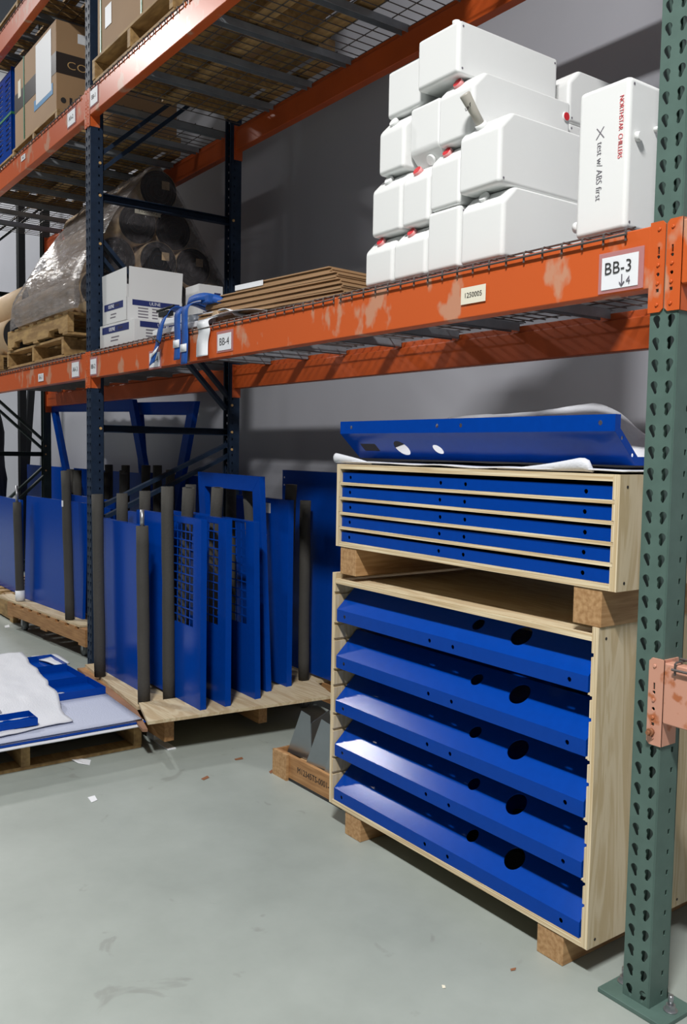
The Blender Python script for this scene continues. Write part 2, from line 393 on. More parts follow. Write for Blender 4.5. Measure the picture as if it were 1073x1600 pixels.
beam(XL+PW, XN, Z2, False, 'orange rear beam of the upper left shelf', ORANGE2)
b5 = beam(XL+PW, XN, Z3, True, 'orange beam at the top left corner of the photo'); placard(b5, -5.6, Z3+.08, .14, .08, 'AA-1', .04)
b6 = beam(XG+PW, XG+PW+1.1, Z1, True, 'orange beam end right of the green upright at label height', ends=(1, 0))
placard(b6, XG+PW+.13, 1.79, .10, .078, 'BB-5', .04)
b7 = beam(XG+PW, XG+PW+1.1, .717, True, 'faded peach beam with rusty bolts low on the green upright', PEACH, ends=(1, 0))
q = MB(); q.tube([(-.572, -.004, -.026), (-.572, -.014, -.026)], .009, 10); q.tube([(-.572, -.014, -.026), (-.572, -.022, -.026)], .005, 8); q.build('safety_bolt', LEAF, b7)

# ------------------------------------------------------------ wire decks
def deck(x0, x1, z, label, chan=(.4, .8, 1.16), back=True, group=None):
    t = thing('wire_deck', label, 'wire shelf deck', (x0, 0, z), group=group)
    m = MB(); r = .0028; W_ = x1-x0; Y0, Y1 = -.0085, DEP-.002
    n = 18
    for i in range(n+1):
        x = .006+(W_-.012)*i/n
        m.tube([(x, Y0, -.024), (x, Y0, .003), (x, Y0+.005, .006), (x, Y1, .006)], r, 5, sm=False)
    ys = [Y0-.004]; m.tube([(0, Y0-.0045, -.010), (W_, Y0-.0045, -.010)], r*1.15, 5, sm=False)
    for j in range(9):
        y = .02+.117*j; m.tube([(0, y, .011), (W_, y, .011)], r, 5, sm=False)
    m.build('wire_mesh', WIRE, t)
    for c in chan:
        q = MB(); x = c
        q.box((x-.024, .047, -.002), (x+.024, DEP-.047, .0005)); q.box((x-.024, .047, -.034), (x-.021, DEP-.047, -.002)); q.box((x+.021, .047, -.034), (x+.024, DEP-.047, -.002))
        q.box((x-.024, .02, -.002), (x+.024, .05, .0)); q.box((x-.024, DEP-.05, -.002), (x+.024, DEP-.02, .0))
        q.build('support_channel', GALV, t)
    return t
for lv, (zz, nm) in enumerate(((D1, 'tank shelf'), (D2, 'upper shelf'))):
    for k, pos in enumerate(('left', 'middle', 'right')):
        deck(XA+.03+1.21*k, XA+.03+1.21*k+1.18, zz+.001, 'grey wire mesh deck, %s third of the near bay %s' % (pos, nm))
        deck(XL+PW+.03+1.21*k, XL+PW+.03+1.21*k+1.18, zz+.001, 'grey wire mesh deck, %s third of the left bay %s' % (pos, 'lower shelf' if lv == 0 else 'upper shelf'))
for k, pos in ((1, 'middle'), (2, 'right')): deck(XL+PW+.03+1.21*k, XL+PW+.03+1.21*k+1.18, D3+.001, 'grey wire mesh deck of the topmost left shelf, %s third' % pos)
deck(XG+PW+.03, XG+PW+.95, .717+BH+.001, 'wire mesh deck on the peach beam at the right edge', chan=(.3, .7))

# ------------------------------------------------------------ plywood crates
def crate_side(x0, x1, zb, zt, yb, grooves, inner, gh=.011, gd=.007, parent=None):
    """upright side board with saw grooves on its inner face (inner=+1: inner face at x1)"""
    xi, xo = (x1, x0) if inner > 0 else (x0, x1); s = -1 if inner > 0 else 1
    pr = [(xo, zb)]
    pr += [(xo, zt), (xi, zt)]
    for g in sorted(grooves, reverse=True): pr += [(xi, g+gh/2), (xi+s*gd, g+gh/2), (xi+s*gd, g-gh/2), (xi, g-gh/2)]
    pr += [(xi, zb)]
    m = MB(); M = FRONT @ T(0, 0, -yb)
    n = len(pr); tri = tessellate_polygon([[Vector((x, y, 0)) for x, y in pr]])
    v = [(x, y, 0) for x, y in pr]+[(x, y, yb) for x, y in pr]
    m.add(v, [tuple(t) for t in tri], M, 0); m.add(v, [tuple(i+n for i in t) for t in tri], M, 1)
    m.add(v, [(i, (i+1) % n, (i+1) % n+n, i+n) for i in range(n)], M, 0)
    return m.build('side_panel', [PLY, EDGEV], parent)
def crate(name, label, x0, x1, z0, z1, dep, th, grooves, shelves, topin, skid_z, skids, loc_y):
    t = thing(name, label, 'crate', (x0, loc_y, skid_z)); W_ = x1-x0; zo = z0-skid_z; H = z1-skid_z
    gr = [g-skid_z for g in grooves]
    L = crate_side(0, th, zo, H, dep, gr, 1, parent=t); R = crate_side(W_-th, W_, zo, H, dep, gr, -1, parent=t)
    MB().box((th, 0, zo), (W_-th, dep, zo+.017)).build('bottom_panel', [PLYH], t)
    e = MB().box((th, -.0012, zo+.0005), (W_-th, 0, zo+.0165)).build('bottom_edge_band', EDGE, t)
    MB().box((th, 0, H-topin-.017), (W_-th, dep, H-topin)).build('top_panel', [PLYH], t)
    MB().box((th, -.0012, H-topin-.0165), (W_-th, 0, H-topin-.0005)).build('top_edge_band', EDGE, t)
    MB().box((th, dep-.012, zo+.017), (W_-th, dep, H-topin-.017)).build('back_panel', PLY, t)
    if shelves:
        for g in gr: MB().box((th-.0055, .001, g-.0048), (W_-th+.0055, dep-.013, g+.0048)).build('shelf', [EDGE], t)
    for a, b in skids: MB().box((a-x0, .002, 0), (b-x0, dep-.05, zo)).build('skid', LUMB, t, bevel=.002)
    sc = MB()
    for z in (zo+.02, H-.03):
        for y in (.03, dep*.5): sc.tube([(W_-.001, y, z), (W_+.0006, y, z)], .004, 8)
    sc.build('screw_head', INKK, t)
    mk = MB()
    return t
lower = crate('slotted_plywood_crate', 'tall pale plywood crate holding five blue sheet panels, standing on the floor', -1.2423, -.0953, .083, .916, .78, .020,
      (.844, .734, .678, .568, .511, .409, .352, .25, .193), False, .020, 0, ((-1.146, -1.057), (-.262, -.173)), -.0208)
upper = crate('slotted_plywood_crate', 'low pale plywood box with narrow shelves of blue trays, stacked on the tall crate', -1.2259, -.0493, 1.012, 1.2987, .80, .021,
      (1.2315, 1.180, 1.128, 1.077), True, .0, .9165, ((-1.2, -1.11), (-.18, -.092)), -.0208)

def sheet(L, label, dl=0):
    """folded panel: front lip, sloping face with holes, flat top; local origin at lip bottom left"""
    t = thing('folded_panel', label, 'metal panel'); th = .0018
    m = MB()
    lip = .042; sy, sz = .089, .084; hl = (.045, .49+dl, .594+dl, 1.032+dl)
    m.plate(rect(0, 0, L, lip), [circ(h, lip*.5, .0065, 12) for h in hl], th, FRONT @ T(0, 0, -th))
    sl = math.hypot(sy, sz); a = math.atan2(sz, sy)
    Ms = T(0, 0, lip) @ Matrix.Rotation(a, 4, 'X')
    m.plate(rect(0, 0, L, sl), [circ(.645+dl, .074, .021, 20), circ(.818+dl, .070, .0335, 24)]+([rect(.945+dl, .05, 1.03+dl, .085)] if dl else []), th, Ms @ T(0, 0, -th))
    fl = .52
    m.plate(rect(0, 0, L, fl), [rect(.925, .004, 1.015, .05)]*(not dl)+[circ(.3, .25, .02, 12), circ(.66, .16, .028, 16), circ(.83, .17, .04, 16)], th, T(0, sy, lip+sz-th))
    m.build('panel_sheet', BLUE, t)
    for x, s in ((.0004, 0), (L-.0022, 1)):
        w_ = .022
        pr = [(.002, 0), (w_, 0), (w_, lip-.008), (sy+.006, lip+sz-w_), (sy+fl, lip+sz-w_), (sy+fl, lip+sz-.002), (sy, lip+sz-.002), (.002, lip-.001)]
        q = MB().plate(pr, [circ(.03, lip+.016, .005, 10), circ(.074, lip+.058, .005, 10)], .0018, T(x, 0, 0) @ SIDE)
        q.build('end_flange', BLUE, t)
    return t
words = ('top', 'second from top', 'middle', 'fourth from top', 'bottom')
zl = (.7455, .5795, .4195, .2605, .1005)
SL = 1.092
s0 = None
for i, z in enumerate(zl):
    lb = 'blue folded panel with round holes, %s of five in the tall crate' % words[i]
    if s0 is None: s0 = s = sheet(SL, lb)
    else: s = dup(s0, lb)
    s.location = (-1.2423+.0265+.002*i*0, -.0195+.001, z); s['group'] = 'blue panels in the tall crate'
    # pair of support pegs in the side grooves
    pg = MB(); 
    for sx in (-1.2423+.0195, -.0953-.0305): pg.box((sx, -.016, z-.0055 if i < 4 else z-.0006), (sx+.011, .5, z-.0002))
    pg.build('wooden_runner', EDGE, lower); lower.children[-1].location = (1.2423, .0208, 0)

def low_tray(L, label):
    t = thing('shallow_tray', label, 'metal tray'); th = .0016; lip = .034
    m = MB(); m.plate(rect(0, 0, L, lip), [circ(h, lip*.5, .0062, 12) for h in (.045, .503, .61, 1.045)], th, FRONT @ T(0, 0, -th))
    m.plate(rect(0, th, L, .6), [], th, T(0, 0, 0))
    m.build('tray_sheet', BLUE, t)
    q = MB()
    MB().box((0, th, th), (th, .6, lip)).build('end_flange', BLUE, t); MB().box((L-th, th, th), (L, .6, lip)).build('end_flange', BLUE, t)
    MB().box((th, .6-th, th), (L-th, .6, lip)).build('rear_flange', BLUE, t)
    return t
w5 = ('top', 'second', 'third', 'fourth', 'bottom'); zs = (1.2315+.0052, 1.180+.0052, 1.128+.0052, 1.077+.0052, 1.012+.0175)
t0 = None
for i, z in enumerate(zs):
    lb = 'shallow blue tray with dark holes in the %s slot of the low plywood box' % w5[i]
    if t0 is None: t0 = s = low_tray(1.128, lb)
    else: s = dup(t0, lb)
    s.location = (-1.2259+.0225+(.002, 0, .0028, .001, .0)[i], -.013, z); s['group'] = 'blue trays in the low box'
    s.rotation_euler = (0, 0, 0)

# foam sheet and upturned panel on top of the upper crate
ZT = 1.2987
def foam_top():
    t = thing('foam_sheet', 'white foam packing sheet crumpled on top of the low plywood box', 'foam sheet', (-.64, .3, ZT))
    nx, ny = 70, 26
    def h(x, y):
        s = (x+.62)/1.24; z = .006+.004*noise.noise((x*6, y*6, 0))
        if y < .1: z += .004*max(0, sin(s*9))
        return max(z, .003)
    def P(i, j):
        s = i/nx; r = j/ny; x = -.615+1.20*s; y = -.305+.62*r
        return (x, y, h(x, y))
    MB().grid(P, nx, ny).build('lower_layer', FOAM, t, solid=.004)
    # raised rear layer: rises behind the panel to a peak on the right
    peaks = [(-.62, .08), (-.5, .13), (-.44, .17), (-.13, .180), (-.02, .182), (.09, .192), (.20, .200), (.24, .196), (.30, .172), (.38, .105), (.45, .090), (.62, .085)]
    def hp(x):
        for (a, ha), (b, hb) in zip(peaks, peaks[1:]):
            if a <= x <= b: k = (x-a)/(b-a); return ha+(hb-ha)*k
        return peaks[-1][1]
    def P2(i, j):
        s = i/60; r = j/20; x = -.58+1.11*s; hh = hp(x)
        if r < .5:
            k = r/.5; y = -.165+.225*k; z = .032+(hh-.032)*(k**1.1)
        else:
            k = (r-.5)/.5; y = .06+.16*k; z = hh*(1-.75*k**1.4)
        n = .012*noise.noise((x*7, y*9, 1.3))+.005*noise.noise((x*22, y*20, 4))
        return (x, y+n, max(.032, z+n*.4))
    MB().grid(P2, 60, 20).build('raised_layer', FOAM, t, solid=.004)
    # folded front rolls
    for (xa, xb, rr, nm) in ((-.625, -.42, .017, 'folded_edge'), (.16, .49, .022, 'folded_edge')):
        def P3(i, j, xa=xa, xb=xb, rr=rr):
            s = i/24; a = radians(-100+290*j/14); x = xa+(xb-xa)*s
            k = (1-s)**.8 if xa < 0 else sin(pi*min(1, s*.5+.0)) if False else s**1.6*(1.0 if s < .86 else max(.15, math.sqrt(max(0, 1-((s-.86)/.14)**2))))
            r2 = max(.002, rr*k)
            return (x, -.297-r2*sin(a)*.7*1.0, .004+r2+r2*(-cos(a))*.9)
        MB().grid(P3, 24, 14).build(nm, FOAM, t, solid=.0035)
    return t
foam_top()
up = sheet(1.15, 'blue folded panel with white-showing holes lying upturned on the foam on the low box', dl=.055)
# upturned: rotate half a turn about its long-way normal
up.location = (-.082, -.005, 1.4465); up.rotation_euler = (0, pi, 0)

# ------------------------------------------------------------ plastic tanks
def tank_mesh(w_, d_, h_, ch=.045, chamfer=True):
    """front face at y=0, chamfer at the top front edge"""
    if chamfer: pr = [(0, 0), (d_, 0), (d_, h_), (ch, h_), (0, h_-ch)]
    else: pr = [(0, 0), (d_, 0), (d_, h_), (0, h_)]
    m = MB().prism(pr, w_, Matrix(((0, 0, 1, -w_/2), (1, 0, 0, 0), (0, 1, 0, 0), (0, 0, 0, 1))))
    return m
def tank(label, w_, d_, h_, cap='red', side_cap=None, chamfer=True, tiltcap=0):
    t = thing('plastic_tank', label, 'plastic tank'); ch = .045
    tank_mesh(w_, d_, h_, ch, chamfer).build('tank_body', WHITEP, t, bevel=.013, seg=3)
    dots = MB()
    for y in (.018, d_-.018):
        for z in (.016, h_-.016 if y > .1 or not chamfer else None):
            if z: dots.tube([(w_/2-.0025, y, z), (w_/2+.0008, y, z)], .0035, 6)
    if not chamfer or cap in ('plain', 'none'): dots.build('moulding_plug', INKG, t)
    a = Vector((0, -1, .62)).normalized(); c = Vector((-.012, ch*.6, h_-ch*.4)) if chamfer else Vector((0, .03, h_))
    if not chamfer: a = Vector((0, 0, 1))
    if cap in ('red', 'white', 'open'):
        MB().tube([c-a*.016, c+a*.004], .0155, 18).build('filler_neck', WHITEP, t)
        mm = REDW if cap == 'red' else WHITEP
        k = MB().tube([c-a*.002, c+a*.010, c+a*.012], [.0165, .0165, .0150], 20).build('screw_cap', mm, t)
        if cap == 'red': MB().tube([c+a*.0115, c+a*.0130], .0142, 18).build('red_disc', REDC, k)
    if side_cap:
        c = Vector((w_/2, side_cap[0], side_cap[1])); a = Vector((1, 0, 0))
        k = MB().tube([c-a*.004, c+a*.004], .0145, 18).build('side_cap', WHITEP, t)
        MB().tube([c+a*.004, c+a*.0055], .0125, 18).build('red_disc', REDC, k)
    return t
TY = .03; ZD = D1+.0185
def place(t, x0, x1, z, y=TY): t.location = ((x0+x1)/2, y, z); return t
H1, H2, H3, H4 = .170, .172, .172, .150
G = 'white plastic tanks stacked on the shelf'
r1 = ZD; 
def TK(x0, x1, z, h, label, cap='red', d_=.40, y=TY, **kw):
    return place(tank(label, x1-x0-.003, d_, h, cap, **kw), x0, x1, z, y)
# bottom row
TK(-1.156, -1.006, r1, .160, 'white plastic tank with red cap, bottom left corner of the stack')
TK(-1.003, -.842, r1, .162, 'white plastic tank with red cap, second from left in the bottom row')
TK(-.838, -.692, r1, .184, 'capless white plastic tank, third from left in the bottom row', cap='none', chamfer=False)
TK(-.688, -.512, r1, .204, 'white plastic tank with an open white neck, right end of the bottom row', cap='open', d_=.36)
# second row
TK(-1.124, -.968, r1+.161, .194, 'white plastic tank with white cap, left end of the second row up', cap='white')
TK(-.965, -.834, r1+.163, .186, 'white plastic tank with red cap, second in the second row up')
TK(-.831, -.694, r1+.186, .186, 'white plastic tank with red cap, directly left of the tank holding the grey tube')
t8 = TK(-.690, -.520, r1+.205, .204, 'white plastic tank with a grey tube sticking out of its neck', cap='none', d_=.37, y=.018)
a_ = Vector((0, -1, 1)).normalized(); c_ = Vector((-.012, .0225, .1815)); q_ = Vector((-.10, -.62, .80)).normalized()
MB().tube([c_-a_*.006, c_+a_*.012], .017, 18).build('filler_neck', WHITEP, t8)
k = MB().tube([c_+q_*.002, c_+q_*.05, c_+q_*.10, c_+q_*.104], [.0125, .0135, .0165, .015], 18).build('inserted_tube', GREYT, t8)
text('LBT', .016, INKK, k, T(*(c_+q_*.062+Vector((.003, -.0165, -.004)))) @ FRONT @ Matrix.Rotation(radians(25), 4, 'Z'))
# third row
TK(-1.092, -.960, r1+.356, .180, 'white plastic tank with white cap, left end of the third row up', cap='white')
t10 = tank('white plastic tank lying upside down with its white cap underneath, in the third row', .145, .38, .188, 'white'); t10.location = (-.884, .05, r1+.350+.188); t10.rotation_euler = (0, pi, 0)
TK(-.800, -.645, r1+.373, .190, 'long white plastic tank with two red caps above the tank with the grey tube', d_=.43, side_cap=(.405, .142))
# top row
a = tank('white plastic tank at the top left corner of the stack', .182, .38, .150, 'none', chamfer=False); a.location = (-.984, .40+.03, r1+.540); a.rotation_euler = (0, 0, pi)
a = tank('topmost white plastic tank with small dark plugs on its grey side', .186, .44, .152, 'none', chamfer=False); a.location = (-.797, .02, r1+.565)
MB().tube([(.06, .02, .148), (.06, .02, .162)], .012, 14).build('corner_nub', WHITEP, a)
# rear column behind the stack
lbs = ('white plastic tank at the bottom of the rear column, hidden behind the front stack', 'second white plastic tank up in the rear column behind the front stack', 'third white plastic tank up in the rear column behind the long two-capped tank', 'white plastic tank on top of the rear column, right of the topmost tank')
for i in range(4):
    TK(-.86, -.69, r1+.176*i, .175, lbs[i], cap='none', d_=.36, y=.50, chamfer=(i == 3))
# upright tank with handwriting
t15 = tank('tall white plastic tank standing on end with red and black handwriting, beside the green upright', .156, .366, .19, 'none')
t15.rotation_euler = (-pi/2, 0, 0); t15.location = (-.180, .03, r1+.366)
RI = Matrix.Rotation(pi/2, 4, 'X')
VERT = Matrix(((0, 1, 0, 0), (0, 0, -1, 0), (-1, 0, 0, 0), (0, 0, 0, 1)))   # reads downwards, facing -Y
text('NORTHSTAR  CHILLERS', .0185, INKR, t15, RI @ T(.055, -.0008, -.118) @ VERT, 'red_handwriting', spacing=.95, sx=.80)
text('X', .042, INKG, t15, RI @ T(-.006, -.0008, -.118) @ FRONT, 'black_handwriting', ext=.0003)
text('test w/ ABS first', .026, INKG, t15, RI @ T(-.006, -.0008, -.210) @ VERT, 'black_handwriting', sx=.84)
for c, rr, nm in (((.078, .035, .145), .013, 'side_nub'), ((.078, .105, .178), .007, 'side_nub')):
    p = RI @ Vector((c[0], c[1], -.366+c[2]+.08)); p2 = RI @ Vector((c[0]+.012, c[1], -.366+c[2]+.08))
    MB().tube([p, p2], [rr, rr*.85], 16).build(nm, WHITEP, t15)
p = RI @ Vector((-.078, .02, -.33)); p2 = RI @ Vector((-.092, .02, -.33)); MB().tube([p, p2], .014, 14).build('filler_neck', WHITEP, t15)
p = RI @ Vector((-.01, .10, 0)); p2 = RI @ Vector((-.012, .10, .018)); MB().tube([p, p2], [.019, .018], 16).build('top_cap', WHITEP, t15)

# ------------------------------------------------------------ things on the left half of the tank shelf
def carton(label, w_, d_, h_, z, x, y, rz, openflaps=False, name='carton', band=True):
    t = thing(name, label, 'box', (x, y, z), rz)
    if not openflaps: MB().box((0, 0, 0), (w_, d_, h_)).build('box_body', WHITEC, t, bevel=.002)
    else:
        m = MB(); e = .004
        m.box((0, 0, 0), (w_, d_, e)); m.box((0, 0, 0), (w_, e, h_)); m.box((0, d_-e, 0), (w_, d_, h_)); m.box((0, 0, 0), (e, d_, h_)); m.box((w_-e, 0, 0), (w_, d_, h_))
        m.build('box_body', WHITEC, t)
        f = .165
        m = MB(); m.prism([(.0, 0), (w_-.004, 0), (w_-.008, f*.97), (-.008, f*.93)], .004, T(0, .004, h_) @ Matrix.Rotation(radians(0), 4, 'X') @ FRONT); m.build('front_flap', WHITEC, t)
        m = MB(); m.prism([(.012, 0), (d_-.004, 0), (d_+.004, f), (.016, f)], .004, T(w_-.004, 0, h_) @ SIDE); m.build('side_flap', WHITEC, t)
        m = MB(); m.prism([(.012, 0), (d_-.004, 0), (d_+.004, f*.8), (.016, f*.8)], .004, T(0, 0, h_) @ SIDE); m.build('side_flap', WHITEC, t)
        m = MB(); m.prism([(.0, 0), (w_-.004, 0), (w_-.008, f*.8), (-.008, f*.8)], .004, T(0, d_, h_) @ FRONT); m.build('rear_flap', WHITEC, t)
    if band:
        b = MB().box((w_*.08, -.0012, h_*.60), (w_*.86, 0, h_*.90)).build('printed_band', INKB, t)
        text('ULINE', h_*.24, PAPER, b, T(w_*.38, -.0018, h_*.75) @ FRONT); text('STOCK', h_*.15, WIRE, b, T(w_*.62, -.0018, h_*.75) @ FRONT)
        b = MB().box((w_, d_*.1, h_*.68), (w_+.0012, d_*.95, h_*.92)).build('printed_band', INKB, t)
        text('ULINE', h_*.2, PAPER, b, T(w_+.0018, d_*.5, h_*.80) @ SIDE)
        m = MB()
        for r_ in range(4):
            for c_, ww in ((.2, .18), (.45, .10), (.62, .22)): m.box((w_, d_*c_, h_*(.55-.13*r_)), (w_+.0008, d_*(c_+ww), h_*(.60-.13*r_)))
        m.box((w_*.35, -.0008, h_*.38), (w_*.58, 0, h_*.43)); m.box((w_*.33, -.0008, h_*.24), (w_*.55, 0, h_*.29))
        m.build('printed_lines', INKG, t)
    return t
c1 = carton('white carton with blue printed band, bottom of the pile beside the navy upright', .46, .34, .128, ZD, -3.672, .045, .03)
c2 = carton('opened white carton with raised flaps on top of the white carton pile', .335, .33, .124, ZD+.131, -3.655, .055, .02, True)
sb = thing('small_carton', 'small white carton with a vertical blue stripe behind the blue straps', 'box', (-3.405, .45, ZD))
MB().box((0, 0, 0), (.17, .15, .36)).build('box_body', WHITEC, sb, bevel=.002)
MB().box((.17, .095, .04), (.171, .135, .32)).build('blue_stripe', INKB, sb)
m = MB()
for r_ in range(5): m.box((.17, .025, .08+.05*r_), (.171, .08, .11+.05*r_))
m.build('printed_lines', INKG, sb)

# flat white profiles tied with blue straps
bd = thing('strapped_profile_bundle', 'bundle of long white profiles lying along the orange beam edge', 'bundle', (-2.60, .12, ZD))
m = MB()
for k_, (dy, dz, r_, L) in enumerate(((-.06, .0, .02, .62), (.0, .005, -.03, .58), (-.03, .045, .015, .6), (.05, .04, .05, .56))):
    q = MB(); q.box((-L/2, -.024, 0), (L/2, .024, .028)); o = q.build('white_profile', PAPER, bd, bevel=.004); o.location = (-.0, dy, dz+.001); o.rotation_euler = (0, radians(1.2*k_), r_)
def ribbon(pts, wd, axis, m, name, parent=None, th=.003):
    """flat strip swept along pts, its width along axis"""
    A = Vector(axis).normalized(); q = MB(); pts = [Vector(p) for p in pts]; n = len(pts)
    q.grid(lambda i, j: pts[i]+A*(wd*(j-.5)), n-1, 1)
    return q.build(name, m, parent, solid=th)
def smooth(pts, k=6):
    out = []; P = [Vector(p) for p in pts]; P = [P[0]]+P+[P[-1]]
    for i in range(1, len(P)-2):
        for j in range(k):
            t_ = j/k; a, b, c, d = P[i-1], P[i], P[i+1], P[i+2]
            out.append(.5*((2*b)+(-a+c)*t_+(2*a-5*b+4*c-d)*t_*t_+(-a+3*b-3*c+d)*t_**3))
    out.append(P[-2]); return out
st = thing('tie_down_strap', 'long blue webbing strap with white ends hanging over the orange beam', 'strap', (-2.42, -.02, ZD))
for dx, zlo, zhi in ((-.075, -.150, .105), (.0, -.175, .115)):
    ribbon(smooth([(dx, .16, .09), (dx, .07, .11), (dx, .0, zhi-.03), (dx-.004, -.008, .02), (dx+.006, -.010, -.06), (dx, -.012, zlo)]), .062, (1, 0, 0), STRAPB, 'webbing', st)
    ribbon([(dx, -.0155, zlo+.09), (dx, -.0155, zlo+.055)], .064, (1, 0, 0), PAPER, 'white_mark', st, th=.002)
ribbon(smooth([(-.2, .10, .10), (-.08, .05, .125), (.05, .06, .13), (.12, .12, .11)]), .035, (0, .3, 1), STRAPB, 'webbing', st)
MB().box((.02, .06, .10), (.09, .10, .135)).build('buckle', STRAPB, st, bevel=.004)
st2 = thing('tie_down_strap', 'short blue strap with dark ratchet buckle hanging over the beam left of the long strap', 'strap', (-2.70, -.02, ZD))
ribbon(smooth([(.06, .10, .10), (.05, .03, .10), (.03, -.008, .03), (.0, -.012, -.05), (-.03, -.016, -.10), (-.06, -.018, -.15)]), .065, (1, 0, .3), STRAPB, 'webbing', st2)
ribbon([(-.012, -.020, -.085), (-.035, -.022, -.112)], .067, (1, 0, .4), PAPER, 'white_mark', st2, th=.002)
MB().box((-.03, .0, .07), (.07, .035, .095)).build('ratchet_body', BLACKM, st2, bevel=.003)
MB().tube([(-.04, .0, .1), (.08, .03, .115)], .007, 8).build('ratchet_handle', BLACKM, st2)
MB().tube([(-.02, -.03, -.03), (.04, -.02, -.06)], .005, 8).build('hook', BLACKM, st2)
pp = thing('paper_sheet', 'white paper sheet curling down over the orange beam beside the blue strap', 'paper', (-2.28, .0, ZD))
ribbon(smooth([(.10, .14, .035), (.04, .06, .03), (0, -.006, .006), (.02, -.012, -.04), (.0, -.011, -.09), (.015, -.02, -.15)]), .11, (1, 0, 0), PAPER, 'hanging_sheet', pp, th=.0015)
MB().grid(lambda i, j: (-.1+.5*i/12, .02+.16*j/4, .015+.05*sin(i/12*pi)*(.3+j/8)), 12, 4).build('lying_sheet', PAPER, pp, solid=.0015)
kr = thing('paper_roll', 'short kraft paper roll lying beside the cardboard flats', 'paper roll', (-2.28, .18, ZD+.031))
MB().tube([(-.02, -.12, 0), (-.02, .02, 0), (.0, .16, 0)], .03, 24).build('roll_body', KRAFT, kr)
ribbon(smooth([(.005, -.02, .028), (.06, -.02, .03), (.13, -.03, .012), (.2, -.04, -.018)]), .2, (0, 1, 0), PAPER, 'loose_end', kr, th=.0015)

# cardboard flats
sizes = [(0, .98, .52, .012), (.02, .94, .50, -.01), (-.01, .90, .48, .02), (.03, .80, .46, .0), (.07, .62, .44, .015), (.12, .36, .36, .03)]
zc = ZD+.031; tiltx = radians(2)
for i, (dx, w_, d_, r_) in enumerate(sizes):
    t = thing('flattened_carton', 'flattened brown carton, %s of the cardboard pile left of the white tanks' % ('lowest', 'second from bottom', 'third from bottom', 'third from top', 'second from top', 'topmost')[i], 'cardboard', (-1.98+dx, .36, zc), .10+r_, 'flattened cartons')
    th = .025 if i < 5 else .016
    e = MB()
    for k_ in range(4 if i < 5 else 2):
        s_ = .006*((i*3+k_) % 3); z_ = k_*th/4
        e.box((-w_/2-s_, -d_/2+s_, z_), (w_/2+s_*.5, d_/2, z_+th/4-.0012))
    e.build('corrugated_layers', [CARD], t); zc += th+.0012
    if i == 4:
        MB().box((-w_/2-.001, -d_/2-.003, .003), (-w_/2+.2, -d_/2-.001, th)).build('paper_label', PAPER, t)
MB  # noqa
E_ = MB().box((-2.36, .13, ZD), (-1.62, .17, ZD+.030)); tag(E_.build('wood_batten', LUMBX), 'thin wooden batten propping up the cardboard pile', 'batten')
E_ = MB().box((-2.36, .50, ZD), (-1.62, .54, ZD+.030)); tag(E_.build('wood_batten', LUMBX), 'rear wooden batten under the cardboard pile', 'batten')

# ------------------------------------------------------------ pallets and loads
def pallet(label, L, W_, cx_, cy_, z, run='X', H=.125, gap=True, rz=0, m=PALW, nb=7, cut=False, endm=None):
    """stringers run along `run`; L along x, W_ along y"""
    t = thing('wooden_pallet', label, 'pallet', (cx_, cy_, z), rz); sw = .038; bt = .016
    def bx(a, b): return a, b
    a_, c_ = (L, W_) if run == 'X' else (W_, L)          # a_: stringer length, c_: across
    def put(name, u0, u1, v0, v1, z0, z1, mm=m):
        if run == 'X': b = MB().box((u0, v0, z0), (u1, v1, z1))
        else: b = MB().box((v0, u0, z0), (v1, u1, z1))
        return b.build(name, mm, t, bevel=.0015, seg=1)
    for k in (-1, 0, 1):
        v = k*(c_/2-sw/2)
        if cut:
            pr = [(-a_/2, bt), (-a_/2+.16, bt), (-a_/2+.18, bt+.035), (-a_/2+.36, bt+.035), (-a_/2+.38, bt), (a_/2-.38, bt), (a_/2-.36, bt+.035), (a_/2-.18, bt+.035), (a_/2-.16, bt), (a_/2, bt), (a_/2, H-bt), (-a_/2, H-bt)]
            q = MB().prism(pr, sw, (FRONT if run == 'X' else SIDE) @ T(0, 0, (-v-sw/2) if run == 'X' else (v-sw/2)))
            q.build('stringer', m, t)
        else: put('stringer', -a_/2, a_/2, v-sw/2, v+sw/2, bt, H-bt, endm or m)
    for k in range(nb):
        bw = .09 if k in (0, nb-1) else .085; u = -a_/2+bw/2+(a_-bw)*k/(nb-1); put('deck_board', u-bw/2, u+bw/2, -c_/2, c_/2, H-bt, H)
    for k in range(3):
        u = -a_/2+.05+(a_-.1)*k/2; put('bottom_board', u-.045, u+.045, -c_/2, c_/2, 0, bt)
    return t
DK1, DK2, DK3 = D1+.0165, D2+.0165, D3+.0165
# --- upper shelf, left bay
pallet('pallet under the brown carton on the upper left shelf', 1.0, .86, -4.98, .50, DK2, 'Y', nb=6)
bb = thing('large_carton', 'large brown carton with a dark band and clear document pouch on the upper left shelf', 'box', (-5.46, .085, DK2+.1255))
BWd, BD, BHt = .925, .84, .575
MB().box((0, 0, 0), (BWd, BD, BHt)).build('box_body', CARD, bb, bevel=.004)
b = MB().box((-.0015, -.0015, .245), (BWd+.0015, BD, .375)).build('dark_band', TAPE, bb)
text('CO', .07, GOLD, b, T(BWd+.0025, .135, .305) @ SIDE, sx=1.3)
MB().box((BWd, .14, .46), (BWd+.001, .34, .52)).build('paper_label', PAPER, bb)
m = MB()
for k_ in range(3): m.box((BWd, .085+.035*k_, .055), (BWd+.0025, .102+.035*k_, .105))
m.tube([(BWd-.0005, .045, .08), (BWd+.0025, .045, .08)], .018, 12); m.build('handling_symbols', INKK, bb)
MB().box((BWd*.55, -.0035, .16), (BWd*.90, -.0017, .55)).build('document_pouch', PAPER, bb)
